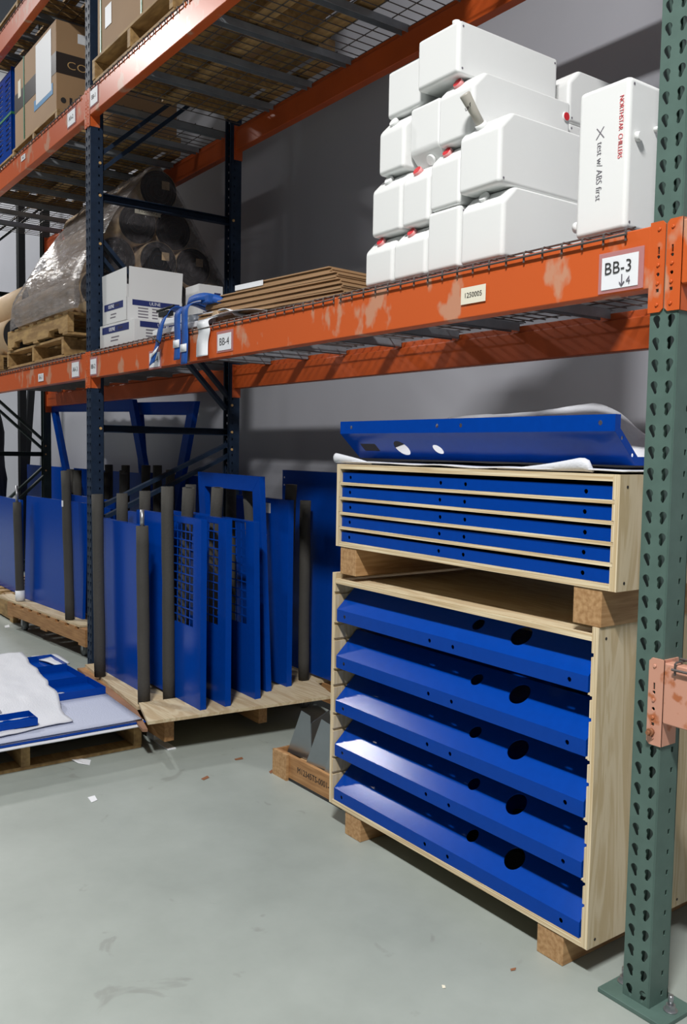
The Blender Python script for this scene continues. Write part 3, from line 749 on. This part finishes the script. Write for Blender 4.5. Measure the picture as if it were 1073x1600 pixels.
MB().box((BWd*.50, -.0025, .13), (BWd*.93, -.0018, .20)).build('blue_tape', mat('light_blue_tape', (120, 170, 215), .3), bb)
MB().box((BWd*.10, -.003, .33), (BWd*.17, -.0017, .45)).build('yellow_label', LABELY, bb)
q = MB(); q.box((BWd*.24, -.004, -.001), (BWd*.26, -.0016, BHt+.002)); q.box((BWd*.24, -.003, BHt+.001), (BWd*.26, BD, BHt+.003)); q.build('green_strap', STRAPG, bb)
pallet('pallet under the blue louvred panels at the upper left edge', 1.0, .86, -6.02, .52, DK2, 'Y', nb=6)
lv = thing('louvred_panel_stack', 'stack of blue louvred metal panels strapped on a pallet at the upper left edge', 'metal panels', (-6.5, .10, DK2+.1255))
out = rect(0, 0, .90, .62); hol = []
for cx1 in (.10, .32, .54, .74):
    for r_ in range(15): hol.append(rect(cx1, .06+r_*.036, cx1+.13, .06+r_*.036+.014))
MB().plate(out, hol, .003, FRONT @ T(0, 0, -.003)).build('louvred_sheet', BLUE, lv)
MB().box((0.0, .02, 0), (.894, .70, .62)).build('panel_block', mat('deep_blue_paint', (8, 34, 110), .4), lv)
MB().box((.895, .0, 0), (.90, .70, .64)).build('side_sheet', BLUE, lv)
q = MB(); q.box((-.002, -.004, .30), (.904, -.002, .318)); q.box((.9005, -.004, .30), (.903, .70, .318)); q.build('green_strap', STRAPG, lv)
# --- upper shelf, near bay
pallet('pallet under the strapped brown carton behind the navy upright', 1.04, .92, -3.14, .46, DK2, 'Y', nb=7)
cb = thing('large_carton', 'large brown carton with green strapping and grey tape on the upper shelf above the glare', 'box', (-3.63, .02, DK2+.1255))
MB().box((0, 0, 0), (.98, .86, .72)).build('box_body', CARD, cb, bevel=.004)
MB().box((-.001, -.0016, .33), (.981, .86, .50)).build('grey_tape_band', mat('grey_tape', (96, 90, 96), .25), cb)
MB().box((.12, -.003, .12), (.21, -.0017, .23)).build('paper_label', PAPER, cb); MB().box((.16, -.004, .46), (.30, -.0017, .60)).build('paper_label', PAPER, cb)
q = MB()
for x_ in (.045, .60): q.box((x_, -.004, -.001), (x_+.016, -.0016, .722))
q.build('green_strap', STRAPG, cb)
pallet('second pallet along the upper shelf at the top of the photo', 1.05, .72, -1.98, .37, DK2, 'Y', nb=7)
c3 = thing('large_carton', 'brown carton at the top edge of the photo beyond the strapped one', 'box', (-2.46, .03, DK2+.1255)); MB().box((0, 0, 0), (.9, .68, .5)).build('box_body', CARD, c3, bevel=.004)
# --- top left shelf
pallet('pallet glimpsed at the topmost left shelf', 1.0, .86, -4.6, .48, DK3, 'Y', nb=7)
pallet('second pallet on the topmost left shelf', 1.0, .86, -5.75, .48, DK3, 'Y', nb=7)

# --- lower shelf, left bay: two pallets, wrapped rolls
pallet('lower of the two stacked pallets under the wrapped rolls', 1.25, .95, -4.84, .49, DK1, 'Y', nb=7)
pallet('upper of the two stacked pallets, touching the wrapped rolls', 1.30, 1.0, -4.74, .50, DK1+.1265, 'X', H=.135, nb=8, cut=True)
zr = DK1+.1265+.1365; rr = .125; XR = -3.93
rolls = []
rows = ((4, .125), (3, .25), (2, .375), (1, .50))
names = {(0, 0): 'front roll of the bottom row', (0, 1): 'second roll of the bottom row', (0, 2): 'third roll of the bottom row', (0, 3): 'rear roll of the bottom row', (1, 0): 'front roll of the second row', (1, 1): 'middle roll of the second row', (1, 2): 'rear roll of the second row', (2, 0): 'front roll of the third row', (2, 1): 'rear roll of the third row', (3, 0): 'single roll on top'}
r0 = None
for k, (n_, y0) in enumerate(rows):
    for j in range(n_):
        y = y0+j*.25+.02; z = zr+rr+k*.2168; lb = 'long brown-wrapped dark roll under plastic film, '+names[(k, j)]
        x = XR-.03*((k*2+j) % 3)
        if r0 is None:
            t = r0 = thing('wrapped_roll', lb, 'roll', (x, y, z), group='film wrapped rolls')
            MB().tube([(-1.42, 0, 0), (-.006, 0, 0)], rr-.001, 36).build('paper_wrap', KRAFT, t)
            e = MB(); e.tube([(-.02, 0, 0), (0, 0, 0)], rr-.006, 36)
            e.build('roll_end', DKROLL, t)
            e = MB()
            for r_ in (.035, .06, .085, .105):
                e.tube([(.0, (r_)*cos(a_), (r_)*sin(a_)) for a_ in [2*pi*i_/28 for i_ in range(29)]], .0018, 4, caps=False)
            e.build('winding_rings', TAPE, t)
        else: t = dup(r0, lb, (x, y, z))
        if (k, j) in ((3, 0), (1, 1), (1, 2), (0, 3)):
            MB().box((.001, .02, .01), (.002, .07, .06)).build('paper_label', KRAFT, t); t.children[-1].rotation_euler = (.5, 0, 0)
        if (k, j) == (2, 0):
            l_ = MB().box((.001, -.02, .06), (.002, .15, .105)).build('paper_label', LABELY, t); text('1050-402', .034, INKK, l_, T(.003, .065, .082) @ SIDE)
# film hull
def film():
    t = thing('stretch_film', 'clear plastic stretch film draped over the pyramid of brown rolls', 'plastic film', (-4.7, .5, zr))
    prof = [(-.52, -.0), (-.515, .06), (-.50, .2), (-.38, .42), (-.25, .62), (-.12, .80), (0, .915), (.13, .80), (.26, .6), (.40, .38), (.52, .2), (.53, .06), (.52, 0)]
    prof = smooth([(0, a, b) for a, b in prof], 4); n = len(prof)-1
    def P(i, j):
        s = j/40; p = prof[i]; x = -.74+1.52*s
        k = 1-.10*max(0, (.25-s)/.25)**2; f_ = 1+.02*noise.noise((x*4, i*.35, 2))+.012*sin(j*1.7+i*.2)*abs(sin(i*.5))
        e_ = max(0, (s-.96)/.04); 
        return (x, p.y*f_*k*(1-.05*e_), p.z*k*f_)
    MB().grid(P, n, 40).build('draped_film', FILM, t)
    def P2(i, j):
        p = prof[i]; k = 1-j/10; c_ = Vector((.792, 0, .30)); q_ = Vector((.785, p.y*1.01, p.z*1.0))
        return c_.lerp(q_, k)+Vector((.008*noise.noise((i*.5, j*.8, 0)), 0, 0))
    MB().grid(P2, n, 8).build('end_film', FILMB, t)
    return t
film()
zb0 = DK1+.1265
for lb, y, z, r_ in (('lower brown roll with black end, left of the film wrapped pile', .165, zb0+.145, .145), ('brown roll with black end at the back under the upper loose roll', .47, zb0+.145, .145), ('upper brown roll with black end, left of the film wrapped pile', .32, zb0+.145+.268, .162)):
    t = thing('carpet_roll', lb, 'roll', (-5.60, y, z), group='loose rolls')
    MB().tube([(-1.5, 0, 0), (0, 0, 0)], r_, 40).build('paper_wrap', KRAFT, t); MB().tube([(-.02, 0, 0), (.004, 0, 0)], r_-.006, 40).build('roll_end', DKROLL, t)
    MB().tube([(.003, 0, 0), (.0055, 0, 0)], .04, 24).build('core_hole', TAPE, t)
pallet('pallet under the loose brown rolls at the left edge', 1.5, .95, -6.45, .49, DK1, 'X', nb=8)

# ------------------------------------------------------------ padded panel carts
def padded_post(parent, x, y, ztop, zb, x2=None, y2=None, r=.0285, rod=0, sock=False, tagm=None):
    lx, ly, lz = parent.location; x2 = x if x2 is None else x2; y2 = y if y2 is None else y2
    a, b = Vector((x-lx, y-ly, zb-lz)), Vector((x2-lx, y2-ly, ztop-lz))
    n = 9; pts = [a.lerp(b, i/n)+Vector((.0025*noise.noise((x*9, y*9, i*.7)), .0025*noise.noise((x*7, y*5, i*.7+9)), 0)) for i in range(n+1)]
    m = MB().tube(pts, [r*(1+.05*noise.noise((i*1.3, x*20, y*20))) for i in range(n+1)], 16)
    o = m.build('padded_post', PIPE, parent)
    d = (b-a).normalized()
    MB().tube([b, b+d*.001], r*.55, 12).build('post_bore', BLACKM, o)
    if rod: MB().tube([b-d*.02, b+d*rod], .010, 10).build('bare_rod', ZINC, o)
    if sock: MB().tube([a, a+d*.075], r*1.12, 16).build('white_sleeve', PAPER, o)
    if tagm:
        p = a.lerp(b, tagm); MB().box((p.x-.004, p.y-r-.002, p.z-.02), (p.x+.016, p.y-r+.003, p.z+.02)).build('white_tag', PAPER, o)
    return o
def caster(parent, x, y, r=.045, z=.05):
    m = MB(); m.tube([(x, y-.016, r), (x, y+.016, r)], r, 24); c = m.build('caster', RUBB, parent)
    q = MB(); q.box((x-.03, y-.03, r*1.9), (x+.03, y+.03, r*2.1)); q.box((x-.012, y-.022, r*.8), (x+.02, y-.018, r*1.95)); q.box((x-.012, y+.018, r*.8), (x+.02, y+.022, r*1.95)); q.build('caster_fork', ZINC, c)
ZB = .145
cart = thing('padded_panel_cart', 'near plywood cart with upright black padded posts holding blue panels', 'cart', (-2.8, .3, 0))
o = MB().prism([(-3.36, -.16), (-2.47, -.235), (-2.40, .80), (-3.28, .88)], .016, T(2.8, -.3, ZB-.001)).build('base_board', PLYH, cart)
o = MB().prism([(-2.475, -.225), (-2.19, -.305), (-2.09, .60), (-2.38, .68)], .014, T(2.8, -.3, ZB+.016)).build('overlay_board', PLYH, cart)
for a_, b_ in (((-.56, -.50, .05), (.55, -.455, ZB-.001)), ((-.56, -.02, .05), (.55, .025, ZB-.001)), ((-.5, .45, .05), (.5, .5, ZB-.001))):
    MB().box(a_, b_).build('underframe_beam', LUMBX, cart)
q = MB().prism([(-3.37, -.20), (-2.44, -.28), (-2.20, -.325), (-2.19, -.305), (-2.47, -.235), (-3.36, -.16)], .012, T(2.8, -.3, ZB-.014)).build('edge_strip', mat('reddish_board_edge', (150, 110, 84), .6, var=.3), cart)
for x_, y_ in ((-.45, -.38), (.3, -.38), (-.45, .4), (.3, .4)): caster(cart, x_, y_, r=.022)
zp = ZB+.015; zp2 = ZB+.030
for (x, y, zt, x2, y2, z0, kw) in (
    (-3.075, -.183, 1.101, -3.115, -.18, zp, {}), (-3.033, -.076, 1.107, -3.04, -.078, zp, {}),
    (-2.496, -.190, .985, -2.519, -.19, zp, dict(rod=.075)), (-2.488, -.069, 1.165, -2.513, -.07, zp, {}),
    (-2.60, .03, 1.159, -2.491, .03, zp, {}), (-2.56, .17, 1.159, -2.47, .17, zp, {}),
    (-2.478, .427, 1.168, -2.62, .42, zp, {}), (-2.46, .545, 1.173, -2.405, .545, zp, {}), (-2.456, .667, 1.088, -2.461, .667, zp, {}),
    (-3.0, .03, 1.12, -3.0, .03, zp, {}), (-3.02, .3, 1.15, -3.02, .3, zp, {}), (-3.05, .56, 1.15, -3.05, .56, zp, {})):
    padded_post(cart, x, y, zt, z0, x2, y2, **kw)
def slab_panel(label, x0, x1, y, z0, z1, lean=0.0, yb=None, holes=(), mesh=None, flange=.03, rx=0, m=BLUE, name='sheet_panel', shear=0, labels=(), zlabels=()):
    """upright sheet panel: bottom edge at y, leaning back by `lean`; mesh=(x0,x1,z0,z1) wire grille window; flanges folded at its ends"""
    H = z1-z0; L = x1-x0; t = thing(name, label, 'metal panel', (x0, y, z0), rot=(-lean, 0, rx))
    hs = [list(h) for h in holes]
    if mesh: hs.append(rect(*mesh))
    b = MB().plate(rect(0, 0, L, H), hs, .0022, FRONT @ T(0, 0, -.0022)); b.build('panel_sheet', m, t)
    q = MB(); 
    if flange:
        q.box((L-.0022, .0022, 0), (L, flange, H)); q.build('end_flange', m, t, bevel=.0005, seg=1)
        MB().box((0, .0022, H-.0022), (L-.003, flange, H)).build('top_flange', m, t)
    if mesh:
        gx0, gz0, gx1, gz1 = mesh; g = MB(); nx_ = 7; nz = 12
        for i in range(nx_+1): x = gx0+(gx1-gx0)*i/nx_; g.box((x-.0018, .003, gz0), (x+.0018, .006, gz1))
        for i in range(nz+1): z = gz0+(gz1-gz0)*i/nz; g.box((gx0, .001, z-.0026), (gx1, .004, z+.0026))
        g.build('wire_grille', m, t)
    for lx_, lz_, lw, lh in labels: MB().box((lx_, -.0015, lz_), (lx_+lw, 0, lz_+lh)).build('paper_label', PAPER, t)
    return t
# three grille panels in front
slab_panel('nearest blue panel with a wire grille window, foremost on the near cart', -2.93, -2.215, -.045, zp2, 1.03, mesh=(.34, .36, .64, .83), lean=-.0, labels=())
slab_panel('blue grille panel just behind the foremost one on the near cart', -2.90, -2.205, .075, zp2, 1.03, mesh=(.26, .36, .62, .83))
slab_panel('third blue grille panel, leaning, on the near cart', -2.93, -2.235, .25, zp2, 1.01, mesh=(.26, .34, .62, .83), lean=-.02)
slab_panel('narrow blue panel between the padded posts at the left of the near cart', -3.30, -2.72, -.125, zp, .97, holes=[circ(.40, .45, .0), ] if False else [], flange=.03)
slab_panel('blue panel with slots behind the narrow one at the left of the near cart', -3.26, -2.80, .03, zp, 1.0, flange=.03)
# leaning frame and large plain panels
def frame_panel(label, pts, Y, bar, th=.035, lean=0, name='metal_frame'):
    t = thing(name, label, 'metal frame', (pts[0][0], Y, 0)); ox = pts[0][0]
    def inn(a, b, c):
        d1 = (Vector(b)-Vector(a)).normalized(); d2 = (Vector(c)-Vector(b)).normalized()
        n1 = Vector((-d1.y, d1.x)); n2 = Vector((-d2.y, d2.x)); k = (n1+n2); k = k/(k.dot(n1)); return Vector(b)+k*bar
    n = len(pts); P = [Vector(p) for p in pts]; I = [inn(P[i-1], P[i], P[(i+1) % n]) for i in range(n)]
    for i in range(n):
        a, b = P[i], P[(i+1) % n]; c, d = I[(i+1) % n], I[i]
        MB().prism([(a.x-ox, a.y), (b.x-ox, b.y), (c.x-ox, c.y), (d.x-ox, d.y)], th, FRONT @ T(0, 0, -th)).build('frame_rail', BLUE, t, bevel=.001, seg=1)
    return t
frame_panel('blue open frame leaning on the near cart behind the grille panels', [(-2.95, zp), (-2.315, zp), (-2.40, 1.213), (-3.06, 1.218)], .36, .075, th=.03)
slab_panel('large dark blue panel standing at the right end of the near cart', -2.80, -2.225, .74, zp2, 1.235, flange=.035, labels=((.10, .75, .02, .09),), holes=[circ(.018, 1.02, .006, 10), circ(.018, .98, .006, 10)])
slab_panel('blue panel behind the leaning frame on the near cart', -2.86, -2.34, .49, zp2, 1.10, flange=.03, labels=((.30, .85, .05, .05), (.30, .62, .018, .12)))

# left cart on casters
c2_ = thing('padded_panel_cart', 'far left pallet cart on casters with padded posts and tall blue panels', 'cart', (-4.9, .45, 0))
FL, FR = Vector((-5.33, -.037)), Vector((-4.045, .085)); ang = math.atan2(FR.y-FL.y, FR.x-FL.x)
pw = MB
def cartbox(u0, v0, z0, u1, v1, z1, name, m, parent=c2_):
    b = MB().box((u0, v0, z0), (u1, v1, z1)).build(name, m, parent); b.location = (FL.x+4.9, FL.y-.45, 0); b.rotation_euler = (0, 0, ang); return b
LC = (FR-FL).length; WC = .62
for v0 in (0, WC/2-.02, WC-.04): cartbox(0, v0, .107, LC, v0+.04, .184, 'stringer' if v0 else 'rear_stringer', LUMBX)
bpy.data.objects.remove(c2_.children[0]) if False else None
for k in range(9):
    u = (LC-.09)*k/8; cartbox(u, 0, .184, u+.09, WC, .2, 'deck_board', LUMBX)
for k in range(3):
    u = (LC-.1)*k/2; cartbox(u, 0, .092, u+.1, WC, .107, 'bottom_board', LUMBX)
cartbox(LC-1.55, .01, .2, LC-.1, .13, .212, 'top_plank', PLYH)
for u, v in ((.12, .08), (LC-.17, .08), (.12, WC-.08), (LC-.17, WC-.08)):
    p = FL+Vector((u*cos(ang)-v*sin(ang), u*sin(ang)+v*cos(ang))); caster(c2_, p.x+4.9, p.y-.45, r=.045)
padded_post(c2_, -5.24, .03, .93, .213, -5.30, .03, rod=.12, sock=True, r=.03)
padded_post(c2_, -4.37, .10, 1.18, .213, -4.50, .12, r=.03, tagm=.78)
for x, y, zt in ((-5.28, .42, 1.17), (-5.221, .45, 1.165), (-4.45, .5, 1.16)): padded_post(c2_, x, y, zt, .2, r=.03)
padded_post(c2_, -5.1, .33, 1.09, .2, r=.03, rod=.07)
slab_panel('big plain blue panel leaning at the front of the far left cart', -5.33, -4.33, .085, .213, .975, flange=.02, lean=.03, rx=.085)
slab_panel('slotted blue panel right behind the big plain one on the far left cart', -4.75, -4.12, .26, .213, .95, flange=.02, holes=[rect(.12, .52, .14, .70), rect(.17, .50, .19, .68)], rx=.03)
slab_panel('third tall blue panel on the far left cart', -5.3, -4.25, .36, .213, .99, flange=.02)
# rear cart near the wall
c3_ = thing('padded_panel_cart', 'rear cart by the wall with short padded posts and a wide blue panel', 'cart', (-5.2, 1.02, 0))
MB().box((-2.1, -.29, .14), (1.35, .30, .16)).build('base_board', PLYH, c3_)
for x_ in (-1.9, 1.1):
    for y_ in (-.2, .2): caster(c3_, x_, y_, r=.045)
MB().box((-2.1, -.22, .095), (1.35, -.14, .14)).build('underframe_beam', LUMBX, c3_); MB().box((-2.1, .14, .095), (1.35, .22, .14)).build('underframe_beam', LUMBX, c3_)
for u, v, y in ((170, 726, .84), (196, 727, .85), (228, 727, .85), (246, 727, .85), (266, 734, .85), (165, 738, .80), (193, 735, .80)):
    p = at(u, v, Y=y); padded_post(c3_, p.x, y, p.z, .16, r=.032)
slab_panel('wide blue panel standing along the wall on the rear cart', -5.58, -3.95, 1.12, .16, 1.14, flange=.02)
slab_panel('wide blue panel on the left half of the rear cart, beside the dark green upright', -7.25, -5.60, 1.12, .16, 1.13, flange=.02)
slab_panel('blue panel standing on the floor by the wall, behind the black cloth shape', -9.1, -7.6, 1.12, 0, 1.13, flange=.02)
pallet('pallet at the far left edge behind the white-footed padded post', 1.1, .62, -6.05, .36, 0, 'X', H=.2, nb=7)
slab_panel('blue panel standing at the far left edge, cut by the photo', -6.55, -5.53, .12, .2015, .93, flange=.02)
fA = [at(105, 742, Y=1.02), at(236, 745, Y=1.02), at(214, 624, Y=1.02), at(83, 628, Y=1.02)]
def ext(a, b, z):  # extend edge b->a down to height z
    k = (z-b.z)/(a.z-b.z); return b+(a-b)*k
A0, A1 = ext(fA[0], fA[3], .162), ext(fA[1], fA[2], .162)
frame_panel('tall blue open frame by the wall, left of the pair, partly behind the navy upright', [(A0.x+.9*0, .162), (A1.x, .162), (fA[2].x, fA[2].z), (fA[3].x, fA[3].z)], .98, .10, th=.04)
B0 = [at(290, 742, Y=1.08), at(311, 627, Y=1.08), at(214, 629, Y=1.08), at(222, 742, Y=1.08)]
B1, B2 = ext(B0[0], B0[1], .162), ext(B0[3], B0[2], .162)
frame_panel('tall blue open frame by the wall, right of the pair, beside the rear navy post', [(B2.x, .162), (B1.x, .162), (B0[1].x, B0[1].z), (B0[2].x, B0[2].z)], 1.05, .10, th=.04)

# dark bulky thing at the far left
p = at(3, 650, Y=.62)
bg = thing('shrouded_machine', 'black cloth-covered bulky shape at the far left edge behind the blue panels', 'covered machine', (p.x-.62, .62, 0))
def PB(i, j):
    a = 2*pi*i/28; s = j/16
    r_ = .42*(1-.25*s) if s < .55 else .33*math.sqrt(max(.0, 1-((s-.55)/.45)**2))+.0
    r_ *= 1+.12*sin(a*3+s*5)+.12*noise.noise((cos(a)*2, sin(a)*2, s*6))
    return (r_*cos(a)*.9, r_*.5*sin(a), .0+1.97*s)
MB().grid(PB, 28, 16).build('cloth_cover', DARKF, bg)

# ------------------------------------------------------------ foreground pallet with foam and little trays
pallet('low pallet in the left foreground carrying foam sheets and small blue trays', 1.20, 1.02, -2.97, -.765, 0, 'X', H=.122, nb=7, endm=PALW)
ge = MB
ZF = .1235
def flat_sheet(name, label, pts, z, m, th=.006, wav=.004, cat='foam sheet', nx=24, ny=24, seed=0, droop=0):
    A, B, C_, D2_ = [Vector((p[0], p[1], 0)) for p in pts]; c = (A+B+C_+D2_)/4
    t = MB().grid(lambda i, j: ((A.lerp(B, i/nx)).lerp(D2_.lerp(C_, i/nx), j/ny)-c)+Vector((0, 0, wav*(1+noise.noise((i*.3+seed, j*.3, seed))))), nx, ny).build(name, m, None, solid=th, loc=(c.x, c.y, z))
    return tag(t, label, cat)
zf = ZF+.0035
corner = [(-3.60, -1.25), (-2.285, -1.25), (-2.285, -.275), (-3.60, -.235)]
for i, (m_, lb, ins) in enumerate(((FOAM, 'white foam sheet lying directly on the foreground pallet', 0), (FOAMB, 'pale bluish foam sheet, topmost under the small blue trays', .03))):
    pts = [(corner[0][0], corner[0][1]), (corner[1][0]-ins, corner[1][1]), (corner[2][0]-ins, corner[2][1]-.2*ins), (corner[3][0], corner[3][1])]
    flat_sheet('foam_sheet', lb, pts, zf+.022*i, m_, wav=.0012, seed=i)
t = thing('thin_panel', 'thin blue panel edge sandwiched between the foam sheets on the foreground pallet', 'metal panel', (-2.96, -.74, zf+.0075))
MB().box((-.62, -.5, 0), (.655, .478, .0035)).build('panel_sheet', BLUE, t); MB().box((-.62, -.5, .005), (.64, .472, .0085)).build('panel_sheet', FOAM, t)
zt_ = zf+.022+.006
def small_tray(label, x, y, w_, d_, h_, rz, z=zt_, lab=False, hole=False):
    t = thing('small_tray', label, 'metal tray', (x, y, z), rz); th = .002
    m = MB().plate(rect(0, 0, w_, d_), [circ(w_*.45, d_*.55, .018, 16)] if hole else [], th); m.build('tray_floor', BLUE, t)
    MB().box((0, 0, th), (w_, th, h_)).build('tray_wall', BLUE, t); MB().box((0, d_-th, th), (w_, d_, h_)).build('tray_wall', BLUE, t)
    MB().box((0, th, th), (th, d_-th, h_)).build('tray_wall', BLUE, t); MB().box((w_-th, th, th), (w_, d_-th, h_)).build('tray_wall', BLUE, t)
    if lab: MB().box((w_*.35, d_*.25, th), (w_*.6, d_*.4, th+.0012)).build('paper_label', PAPER, t)
    return t
small_tray('farthest of the three small blue trays on the foreground foam', -3.57, -.62, .25, .345, .032, .02)
small_tray('middle small blue tray with a paper label on the foreground foam', -3.285, -.64, .26, .36, .032, .02, lab=True)
small_tray('nearest of the three small blue trays, with a round hole, on the foreground foam', -2.995, -.66, .235, .385, .034, .02, hole=True)
def drape(label, pts, z, hf, nx=40, ny=26, seed=3, th=.004):
    A, B, C_, D2_ = [Vector((p[0], p[1], 0)) for p in pts]; c = (A+B+C_+D2_)/4
    def P(i, j):
        q_ = (A.lerp(B, i/nx)).lerp(D2_.lerp(C_, i/nx), j/ny)
        h = hf(q_.x, q_.y)+.006*noise.noise((q_.x*7, q_.y*9, seed))+.003*noise.noise((q_.x*25, q_.y*25, seed))
        e = .012*noise.noise((q_.x*8, q_.y*8, seed+7))
        return q_-c+Vector((e, e, max(.003, h)))
    return tag(MB().grid(P, nx, ny).build('foam_sheet', FOAM, None, solid=th, loc=(c.x, c.y, z)), label, 'foam sheet')
def sst(a, b, x): k = max(0, min(1, (x-a)/(b-a))); return k*k*(3-2*k)
drape('loose white foam sheet draped over the small blue trays on the foreground pallet', [(-2.36, -1.02), (-2.33, -.62), (-2.74, -.455), (-3.62, -.40)][0:0] or [(-3.60, -.86), (-2.36, -.92), (-2.42, -.56), (-3.60, -.43)], zt_+.004,
      lambda x, y: .052*sst(-2.50, -2.72, x)*1.0+.004)
drape('crumpled white foam tongue at the left edge of the foreground pallet', [(-3.0, -1.26), (-2.56, -1.26), (-2.60, -.80), (-2.95, -.84)], zt_+.012,
      lambda x, y: .052*sst(-2.50, -2.70, x)+.05*sst(-.80, -.95, y)*sst(-1.3, -1.1, y), seed=9, nx=24, ny=24)
small_tray('long blue panel lying at the near left corner of the foreground pallet', -2.545, -1.24, .13, .54, .03, 0, z=zt_+.014)
# folded foam corner at the far end
flat_sheet('foam_sheet', 'white foam corner turned up at the far end of the foreground pallet', [(-3.66, -.36), (-3.36, -.30), (-3.40, -.23), (-3.64, -.22)], zt_+.004, FOAM, wav=.008, nx=8, ny=6, seed=5)

# ------------------------------------------------------------ small wooden crate with brackets
wc = thing('stencilled_wooden_crate', 'small wooden crate with stencilled lettering on the floor, half behind the tall plywood crate', 'crate', (-1.765, .082, 0), .02)
WL, WDp, WH = .475, .36, .105
MB().box((0, 0, .012), (WL, .016, WH)).build('front_board', LUMBX, wc); MB().box((0, WDp-.016, .012), (WL, WDp, WH)).build('rear_board', LUMBX, wc)
MB().box((-.014, 0, .012), (-.001, WDp, WH)).build('end_board', LUMBX, wc); MB().box((WL+.001, 0, .012), (WL+.014, WDp, WH)).build('end_board', LUMBX, wc)
MB().box((0, .017, .014), (WL, WDp-.017, .026)).build('floor_board', LUMBX, wc)
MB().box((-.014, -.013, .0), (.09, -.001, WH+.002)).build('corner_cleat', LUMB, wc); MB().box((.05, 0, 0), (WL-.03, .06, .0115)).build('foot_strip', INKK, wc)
text('M12345TS-0001-20', .034, INKK, wc, T(.275, -.0008, .062) @ FRONT, 'stencil_lettering', sx=.92)
MB().box((.005, .02, .070), (WL-.01, WDp-.02, .084)).build('lid_board', PALW, wc); MB().box((.12, .03, .084), (.20, WDp-.02, .094)).build('lid_batten', LUMB, wc)
def bracket(label, x, y, s, rz, lean):
    t = thing('steel_bracket', label, 'metal bracket', (x, y, .0965), rot=(lean, 0, rz))
    MB().plate([(0, 0), (.155*s, 0), (.155*s, .19*s), (.10*s, .20*s)], [], .002, FRONT).build('side_wing', STEEL, t)
    MB().prism([(.155*s, 0), (.155*s, -.004), (.155*s, .19*s), (.157*s, .19*s), (.157*s, 0)][0:0] or [(0, 0), (.1, 0), (.1, .19*s), (0, .16*s)], .002, T(.155*s, 0, 0) @ SIDE).build('upright_flange', STEEL, t)
    MB().prism([(0, 0), (.155*s, 0), (.155*s, .1), (.03*s, .1)], .002, T(0, 0, 0)).build('foot_flange', STEEL, t)
    return t
bracket('leftmost bent steel bracket on the small wooden crate', -1.735, .115, 1.0, .12, .06)
bracket('middle bent steel bracket on the small wooden crate', -1.575, .10, 1.05, .10, .05)
bracket('right bent steel bracket on the small wooden crate, at the tall crate edge', -1.46, .105, .9, .0, .05).location.x = -1.455
wd = thing('steel_plate_with_window', 'upright steel plate with a square window behind the brackets on the small crate', 'metal plate', (-1.70, .30, .086), rot=(0, .12, .1))
MB().plate(rect(0, 0, .14, .22), [rect(.045, .08, .105, .17)], .002, FRONT).build('plate_sheet', STEEL, wd)

# ------------------------------------------------------------ litter on the floor
def litter(name, label, cat, pts, m, z=.001, curl=0):
    P = [at(u, v, Z=z) for u, v in pts]; c = sum(P, Vector())/len(P); n = len(P)
    b = MB().add([(p.x-c.x, p.y-c.y, curl*(1 if i in (0, n-1) else .15)) for i, p in enumerate(P)]+[(p.x-c.x, p.y-c.y, curl*(1 if i in (0, n-1) else .15)+.0008) for i, p in enumerate(P)], [tuple(range(n)), tuple(range(2*n-1, n-1, -1))]+[(i, (i+1) % n, (i+1) % n+n, i+n) for i in range(n)])
    return tag(b.build(name, m, None, loc=(c.x, c.y, z)), label, cat)
litter('paper_slip', 'white curled paper slip on the floor in front of the foreground pallet', 'paper', [(107, 1180), (122, 1185), (142, 1188), (140, 1196), (122, 1193), (110, 1188)], PAPER, curl=.006)
litter('paper_scrap', 'small crumpled white scrap on the floor below the paper slip', 'paper', [(137, 1246), (148, 1243), (152, 1250), (143, 1254)], PAPER)
litter('paper_scrap', 'tiny white scrap on the floor before the far left cart', 'paper', [(7, 978), (14, 976), (15, 980), (8, 981)], PAPER)
litter('wood_chip', 'brown wood chip on the floor in front of the near cart', 'wood chip', [(314, 1217), (324, 1212), (327, 1215), (318, 1219)], LEAF)
litter('wood_chip', 'brown wood chip on the floor left of the small wooden crate', 'wood chip', [(420, 1206), (427, 1201), (429, 1203), (423, 1209)], LEAF)
litter('wood_chip', 'small brown chip on the floor in the centre foreground', 'wood chip', [(366, 1186), (378, 1183), (380, 1186), (368, 1188)], LEAF)
litter('wood_chip', 'brown splinter on the floor below the tall crate', 'wood chip', [(797, 1514), (806, 1512), (805, 1516), (798, 1517)], LEAF)
litter('paper_scrap', 'pale yellow speck on the floor in the centre foreground', 'paper', [(690, 1539), (695, 1540), (696, 1544), (691, 1544)], LABELY)
stp = thing('steel_tongue', 'pale steel tongue sticking out on the floor between pallet and near cart', 'metal strip', (-2.40, -.155, .0))
MB().box((-.10, -.02, .001), (.13, .02, .006)).build('flat_strip', PAPER, stp); MB().box((-.10, -.02, .0065), (-.02, .02, .03)).build('raised_lug', PAPER, stp)

# ------------------------------------------------------------ shared group phrases for repeats
GROUPS = {'plastic_tank': 'white plastic tanks on the near shelf', 'upright_frame': 'rack upright frames', 'rack_beam': 'orange and peach rack beams',
          'wire_deck': 'wire mesh decks on the rack levels', 'sheet_panel': 'blue sheet panels standing on the carts', 'padded_panel_cart': 'carts with padded posts',
          'small_tray': 'small blue trays on the foreground pallet', 'steel_bracket': 'bent steel brackets in the small crate', 'wooden_pallet': 'wooden pallets',
          'metal_frame': 'blue open frames', 'tie_down_strap': 'blue straps over the beam', 'wood_batten': 'battens under the cardboard pile', 'wood_chip': 'brown chips on the floor',
          'large_carton': 'large brown cartons on the upper shelf', 'slotted_plywood_crate': 'plywood crates of blue panels'}
for o in bpy.data.objects:
    if o.parent is None and 'label' in o and 'group' not in o:
        k = o.name.split('.')[0]
        if k in GROUPS: o['group'] = GROUPS[k]
